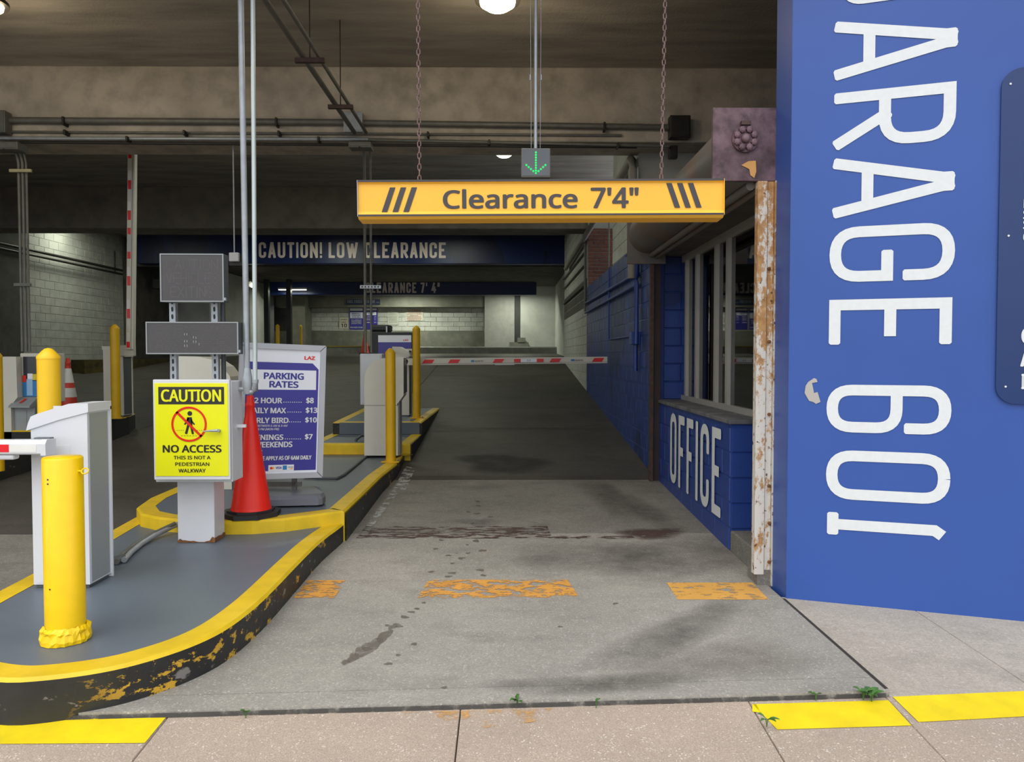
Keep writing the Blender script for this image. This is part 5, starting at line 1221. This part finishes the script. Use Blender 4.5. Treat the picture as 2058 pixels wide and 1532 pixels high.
for s_, a, b, c, d in (('0-2 HOUR', 97, 362, 528, 572), ('DAILY MAX', 97, 392, 606, 649), ('EARLY BIRD', 97, 412, 683, 726), ('EVENINGS', 97, 372, 815, 858), ('WEEKENDS', 150, 443, 870, 915), ('$8', 550, 612, 525, 573), ('$13', 547, 641, 601, 648), ('$10', 543, 637, 677, 722), ('$7', 541, 604, 807, 853), ('RATE APPLY AS OF 6AM DAILY', 155, 595, 982, 1015)): rt(mb, s_, a, b, c, d, bold=.03)
for a, b, c in ((372, 540, 566), (404, 534, 642), (416, 530, 718), (384, 526, 850)): n = int((b-a)/17); [mb.add([(RS(a+i*17, c)[0]+k_[0], -.0095, RS(a+i*17, c)[1]+k_[1]) for k_ in ((0, 0), (.007, 0), (.007, .007), (0, .007))], [(0, 1, 2, 3)]) for i in range(n)]
rt(mb, 'BETWEEN 6 AM & 9 AM', 168, 404, 738, 754, bold=.01, shear=.25); rt(mb, '6 PM (MON-FRI)', 176, 338, 764, 784, bold=.01, shear=.25); rt(mb, 'M', 194, 210, 932, 946, bold=.01, shear=.25)
mb.build('lettering', letter_m, rs)
mb = MB(); rt(mb, 'LAZ', 536, 622, 206, 234, y=-.0075, bold=.05); mb.build('logo', sign_red, rs)
rp([(255, 1097), (455, 1092), (456, 1045), (257, 1050)], 'card_strip', board_white, -.0095)
mb = MB(); rt(mb, 'VISA', 312, 360, 1062, 1080, y=-.0105, bold=.03); mb.build('card_lettering', purple_m, rs)
u_, v_ = RS(284, 1073); m = MB(); m.disc(u_-.006, v_, .011, -.0105, 16); m.build('card_mark', sign_red, rs); m = MB(); m.disc(u_+.008, v_, .011, -.0102, 16); m.build('card_mark', orange_sign, rs)
rp([(368, 1086), (400, 1085), (400, 1052), (368, 1053)], 'card_mark', blue_print, -.0105); rp([(412, 1082), (446, 1070), (446, 1082)], 'card_mark', orange_sign, -.0105)
mb = MB(); rt(mb, 'DISCOVER', 410, 448, 1062, 1069, y=-.0105, bold=.01); mb.build('card_lettering', char_m, rs)
# legs and foot (world space)
ft = [onZ(x, y, .27) for x, y in ((500, 1022), (655, 1014))]
cxf, cyf = onY(570, 1000, 6.45).x, 6.45
def fp(x, y): c_, s_ = math.cos(yaw*.25), math.sin(yaw*.25); return (cxf+x*c_-y*s_, cyf+x*s_+y*c_)
W2_ = .34
outl = [(-W2_, -.2), (W2_-.03, -.2), (W2_, -.17), (W2_+.01, -.05), (W2_-.03, .08), (W2_-.1, .17), (-W2_+.1, .17), (-W2_, .05)]
m = MB(); lo = [fp(*q) for q in outl]; hi = [fp(q[0]*.93, q[1]*.86+.01) for q in outl]; n = len(lo)
m.add([(x, y, .285) for x, y in lo]+[(x, y, .335) for x, y in lo]+[(x, y, .385 if i > 3 else .36) for i, (x, y) in enumerate(hi)], [(i, (i+1) % n, n+(i+1) % n, n+i) for i in range(n)]+[(n+i, n+(i+1) % n, 2*n+(i+1) % n, 2*n+i) for i in range(n)]+[tuple(range(2*n, 3*n)), tuple(range(n))[::-1]])
m.build('foot', base_grey, rs, True)
for q in ((-.25, -.12), (.25, -.12), (-.2, .1), (.2, .1)): a, b = fp(*q); MB().box(a-.05, a+.05, b-.04, b+.04, .268, .29).build('foot_pad', black_m, rs, True)
a, b = fp(-.06, .08); MB().box(a-.2, a+.2, b-.012, b+.012, .40, .44).box(a-.14, a-.10, b-.012, b+.012, .36, .55).box(a+.12, a+.16, b-.012, b+.012, .36, .55).build('spring_bracket', galv_dark, rs, True)
pts = [(612, 962), (640, 964), (676, 965), (690, 958), (712, 940), (739, 917)]
conduit([tuple(Vector(onZ(x, y, .27))+Vector((0, 0, .015))) for x, y in pts], .014, 'dark hose on the island deck between rates sign and ticket machine', dgrey_metal, 'hose')
v = onZ(725, 905, .30); conduit([(v.x, v.y, .30), (v.x-.06, v.y+.05, .33), (v.x-.08, v.y+.1, .42), (v.x-.02, v.y+.15, .47), (v.x+.05, v.y+.18, .47)], .018, 'short curved conduit at the foot of the ticket machine', dgrey_metal)

# ---- signs deep in the garage
def flat_sign(px0, px1, py0, py1, Y, label, mat, name='wall_sign', dep=.03, grp=None):
    a, b = onY(px0, py0, Y), onY(px1, py1, Y); t_ = thing(name, label, 'sign', ((a.x+b.x)/2, Y, b.z), group=grp); w = (b.x-a.x)/2; h = a.z-b.z
    MB().box(-w, w, 0, dep, 0, h).build('panel', mat, t_); k = (b.x-a.x)/(px1-px0)
    X = lambda x: (x-(px0+px1)/2)*k; Zf = lambda y: (py1-y)*h/(py1-py0); return t_, X, Zf, w, h
def rectp(t_, X, Z, a, b, c, d, name, mat, y=-.004): MB().add([(X(a), y, Z(d)), (X(b), y, Z(d)), (X(b), y, Z(c)), (X(a), y, Z(c))], [(0, 1, 2, 3)]).build(name, mat, t_)
Q2 = lambda x: 660+x*300/2058; Q3 = lambda y: 560+y*200/1372
cream_sign = mk('cream_sign_face', (.66, .64, .52), .5); YS = YB-.03
t_, X, Z, w, h = flat_sign(Q2(152), Q2(270), Q3(537), Q3(692), YS, 'white speed limit ten sign on the back wall', cream_sign)
mb = MB(); text_into(mb, 'SPEED', X(Q2(168)), X(Q2(258)), Z(Q3(575)), Z(Q3(556)), -.004, .01); text_into(mb, 'LIMIT', X(Q2(175)), X(Q2(250)), Z(Q3(612)), Z(Q3(594)), -.004, .01); text_into(mb, '10', X(Q2(176)), X(Q2(256)), Z(Q3(674)), Z(Q3(622)), -.004, .02); mb.build('lettering', sign_blk, t_)
t_, X, Z, w, h = flat_sign(Q2(288), Q2(482), Q3(400), Q3(702), YS, 'purple monthly parking board on the back wall next to the speed limit sign', purple_m)
rectp(t_, X, Z, Q2(300), Q2(474), Q3(412), Q3(445), 'white_band', board_white); rectp(t_, X, Z, Q2(300), Q2(474), Q3(466), Q3(548), 'white_band', board_white)
mb = MB(); 
for i, s_ in enumerate(('MONTHLY', 'PARKING', 'AVAILABLE')): text_into(mb, s_, X(Q2(322)), X(Q2(448)), Z(Q3(492+24*i)), Z(Q3(474+24*i)), -.006, .03)
mb.build('lettering', purple_m, t_); mb = MB()
for i, s_ in enumerate(('For additional', 'information', 'please visit')): text_into(mb, s_, X(Q2(318)), X(Q2(455)), Z(Q3(582+24*i)), Z(Q3(564+24*i)), -.006, .02)
text_into(mb, '410-925-3106', X(Q2(300)), X(Q2(472)), Z(Q3(684)), Z(Q3(664)), -.006, .02); mb.build('lettering', letter_m, t_)
t_, X, Z, w, h = flat_sign(Q2(505), Q2(678), Q3(400), Q3(702), YS, 'purple rates board on the back wall, partly behind the conduits', purple_m)
rectp(t_, X, Z, Q2(515), Q2(668), Q3(412), Q3(440), 'white_band', board_white); rectp(t_, X, Z, Q2(518), Q2(662), Q3(460), Q3(505), 'white_band', board_white)
mb = MB(); text_into(mb, 'PARKING', X(Q2(530)), X(Q2(628)), Z(Q3(480)), Z(Q3(464)), -.006, .03); text_into(mb, 'RATES', X(Q2(550)), X(Q2(610)), Z(Q3(500)), Z(Q3(484)), -.006, .03); mb.build('lettering', purple_m, t_)
mb = MB()
for i, (s_, r_) in enumerate((('0-2 HOUR', '$8'), ('DAILY MAX', '$13'), ('EARLY BIRD', '$10'), ('EVENINGS', '$7'))): y_ = (532, 554, 576, 612)[i]; text_into(mb, s_, X(Q2(517)), X(Q2(580)), Z(Q3(y_)), Z(Q3(y_-14)), -.006, .02); text_into(mb, r_, X(Q2(632)), X(Q2(662)), Z(Q3(y_)), Z(Q3(y_-14)), -.006, .02)
mb.build('lettering', letter_m, t_)
t_, X, Z, w, h = flat_sign(Q2(815), Q2(967), Q3(450), Q3(640), YS, 'pale private property notice on the back wall', mk('pale_green_notice', (.46, .48, .42), .6))
mb = MB(); text_into(mb, 'PRIVATE', X(Q2(840)), X(Q2(915)), Z(Q3(482)), Z(Q3(464)), -.004, .0); text_into(mb, 'PROPERTY', X(Q2(830)), X(Q2(942)), Z(Q3(505)), Z(Q3(487)), -.004, .0)
for i in range(5): mb.add([(X(Q2(830)), -.004, Z(Q3(532+18*i))), (X(Q2(945)), -.004, Z(Q3(532+18*i))), (X(Q2(945)), -.004, Z(Q3(527+18*i))), (X(Q2(830)), -.004, Z(Q3(527+18*i)))], [(0, 1, 2, 3)])
mb.build('lettering', mk('faint_grey_print', (.22, .23, .2), .6), t_)
t_, X, Z, w, h = flat_sign(Q2(1066), Q2(1306), Q3(420), Q3(582), YS, 'pale notice with dense red-brown print on the back wall', mk('pale_notice', (.56, .54, .46), .6))
mb = MB(); rr_ = random.Random(2)
for i in range(10):
    w_ = rr_.uniform(70, 105) if i not in (5,) else 60; y_ = 425+15.5*i+(4 if i > 4 else 0); x_ = 1186
    while x_-w_ < 1186+w_-8:
        L_ = rr_.uniform(10, 26)
        if x_-w_ > 1186-w_: pass
        mb.add([(X(Q2(x_-w_)), -.004, Z(Q3(y_+9))), (X(Q2(x_-w_+L_)), -.004, Z(Q3(y_+9))), (X(Q2(x_-w_+L_)), -.004, Z(Q3(y_))), (X(Q2(x_-w_)), -.004, Z(Q3(y_)))], [(0, 1, 2, 3)]); x_ += L_+4
        if x_-w_ > 1186+w_: break
mb.build('print_lines', mk('red_brown_print', (.32, .16, .12), .6), t_)
t_, X, Z, w, h = flat_sign(Q2(245), Q2(712), Q3(285), Q3(362), 29.66, 'dark take ticket banner on the grey beam above the purple boards', mk('slate_banner', (.03, .04, .09), .6))
mb = MB(); stroke_text(mb, 'TAKE TICKET WITH YOU', X(Q2(258)), X(Q2(638)), Z(Q3(338)), Z(Q3(294)), .03, lambda x, z: (x, -.004, z), gap=.12)
text_into(mb, '-', X(Q2(660)), X(Q2(700)), Z(Q3(332)), Z(Q3(324)), -.004, .02); mb.build('lettering', mk('dim_grey_print', (.22, .25, .28), .6), t_)
# beam lettering
mb = MB(); a, b = onY(520, 487, 22.5), onY(896, 519, 22.5); stroke_text(mb, 'CAUTION! LOW CLEARANCE', a.x, b.x, b.z, a.z, .075, lambda x, z: (x, 22.49, z), gap=.12); mb.build('lettering', letter_dim, b1)
mb = MB(); a, b = onY(735, 568, 28), onY(884, 589, 28); stroke_text(mb, "CLEARANCE 7' 4\"", a.x, b.x, b.z, a.z, .065, lambda x, z: (x, 27.985, z), gap=.12); mb.build('lettering', letter_dim, b2)
# second sidewalk sign behind the ticket machine and the dark bin
Y2 = 13.0; t_, X, Z, w, h = flat_sign(754, 830, 668, 790, Y2, 'dark framed sign board behind the ticket machine and the bollards', black_box, 'sign_board', .06)
rectp(t_, X, Z, 760, 827, 674, 688, 'white_band', board_white); rectp(t_, X, Z, 760, 827, 688, 785, 'purple_field', purple_m)
mb = MB(); text_into(mb, 'LAZ', X(811), X(821), Z(685), Z(682), -.008, .05); mb.build('logo', sign_red, t_)
t_ = thing('waste_bin', 'black box-shaped bin with a small bottle print behind the sign board', 'bin', (onY(763, 686, 14.2).x, 14.2, fz(14.2)))
w_ = (onY(782, 680, 14.2).x-onY(745, 680, 14.2).x)/2; zT = onY(760, 653, 14.2).z-fz(14.2)
MB().box(-w_, w_, 0, .4, .02, zT-.12, c=.02).build('body', black_box, t_); MB().box(-w_-.01, w_+.01, -.02, .42, zT-.12, zT, c=.03).build('lid', black_box, t_)
p = onY(777, 665, 14.17); MB().box(p.x-t_.location.x-.012, p.x-t_.location.x+.012, -.03, -.02, zT-.14, zT-.03).build('sticker', refl_m, t_)
# white rounded machine shell beyond the caution sign
sh2 = thing('ticket_machine', 'white round-topped machine seen between the struts above the caution cabinet', 'ticket machine', (onY(415, 800, 7.2).x, 7.1, .27))
Q = [(357, 905), (357, 716), (400, 717), (425, 723), (447, 737), (462, 757), (468, 790), (468, 905)]
MB().prism([(onY(x, y, 7.1).x, onY(x, y, 7.1).z) for x, y in Q], 7.1, 7.4, 'y').build('body', cream_metal, sh2, True)
MB().box(onY(362, 850, 7.1).x, onY(462, 850, 7.1).x, 7.13, 7.37, .27, onY(0, 905, 7.1).z).build('stand', cream_metal, sh2, True)
MB().box(onY(380, 850, 7.1).x, onY(440, 850, 7.1).x, 7.095, 7.1, onY(0, 850, 7.1).z, onY(0, 770, 7.1).z).build('door', cream_metal, sh2, True)
# emergency light on beam
p = onY(574, 594, 26.5)
t_ = thing('wall_lamp', 'small twin lamp unit under the navy beam end by the passage', 'lamp', tuple(onY(505, 574, 24.2)))
MB().box(-.22, .0, 0, .12, -.05, .14, c=.02).build('housing', cream_metal, t_); m = MB().lathe([(.06, 0), (.075, .05), (0, .06)], 14).build('head', lamp_cool, t_); m.location = (.06, -.03, 0); m.rotation_euler = (PI/2, 0, 0)

# ---- weeds in the joints
def weed(px, py, n, size, label, seed):
    z = 0; p = onZ(px, py, -.01); r = random.Random(seed); t_ = thing('weed', label, 'plant', (p.x, p.y, -.03), group=None)
    for k in range(n):
        a = r.uniform(0, 2*PI); L = size*r.uniform(.6, 1.1); wd = L*r.uniform(.28, .42); lift = r.uniform(.25, .9); m = MB()
        pr = [(0, 0), (.35, .8), (.6, 1), (.85, .55), (1, 0)]; up = []; dn = []; mid = []
        for q, ww in pr: zz = .03+L*lift*q*(1.25-q*.8); mid.append((q*L, 0, zz)); up.append((q*L, ww*wd/2, zz+.006*ww)); dn.append((q*L, -ww*wd/2, zz+.006*ww))
        N = len(pr); m.add(mid+up+dn, [(i, i+1, N+i+1, N+i) for i in range(N-1)]+[(i+1, i, 2*N+i, 2*N+i+1) for i in range(N-1)], 0, True)
        m.tube([(0, 0, 0), (L*.1, 0, .035)], .0015, 5); o = m.build('leaf', leaf_m, t_); o.rotation_euler = (0, 0, a)
weed(1752, 1404, 9, .075, 'broad green weed where the yellow bands meet the driveway joint', 1)
weed(1735, 1400, 5, .05, 'small pale weed sprig touching the broad weed', 6)
weed(1541, 1452, 5, .05, 'jagged green weed in the crack beside the yellow band', 2)
weed(1040, 1414, 7, .05, 'spiky weed in the joint near the middle of the driveway', 3)
weed(1198, 1416, 4, .03, 'tiny weed in the joint between the middle tuft and yellow band', 4)
weed(494, 1436, 4, .028, 'tiny weed in the joint beside the black kerb', 5)
weed(1640, 1402, 4, .035, 'thin brownish weed in the joint behind the yellow band', 7)
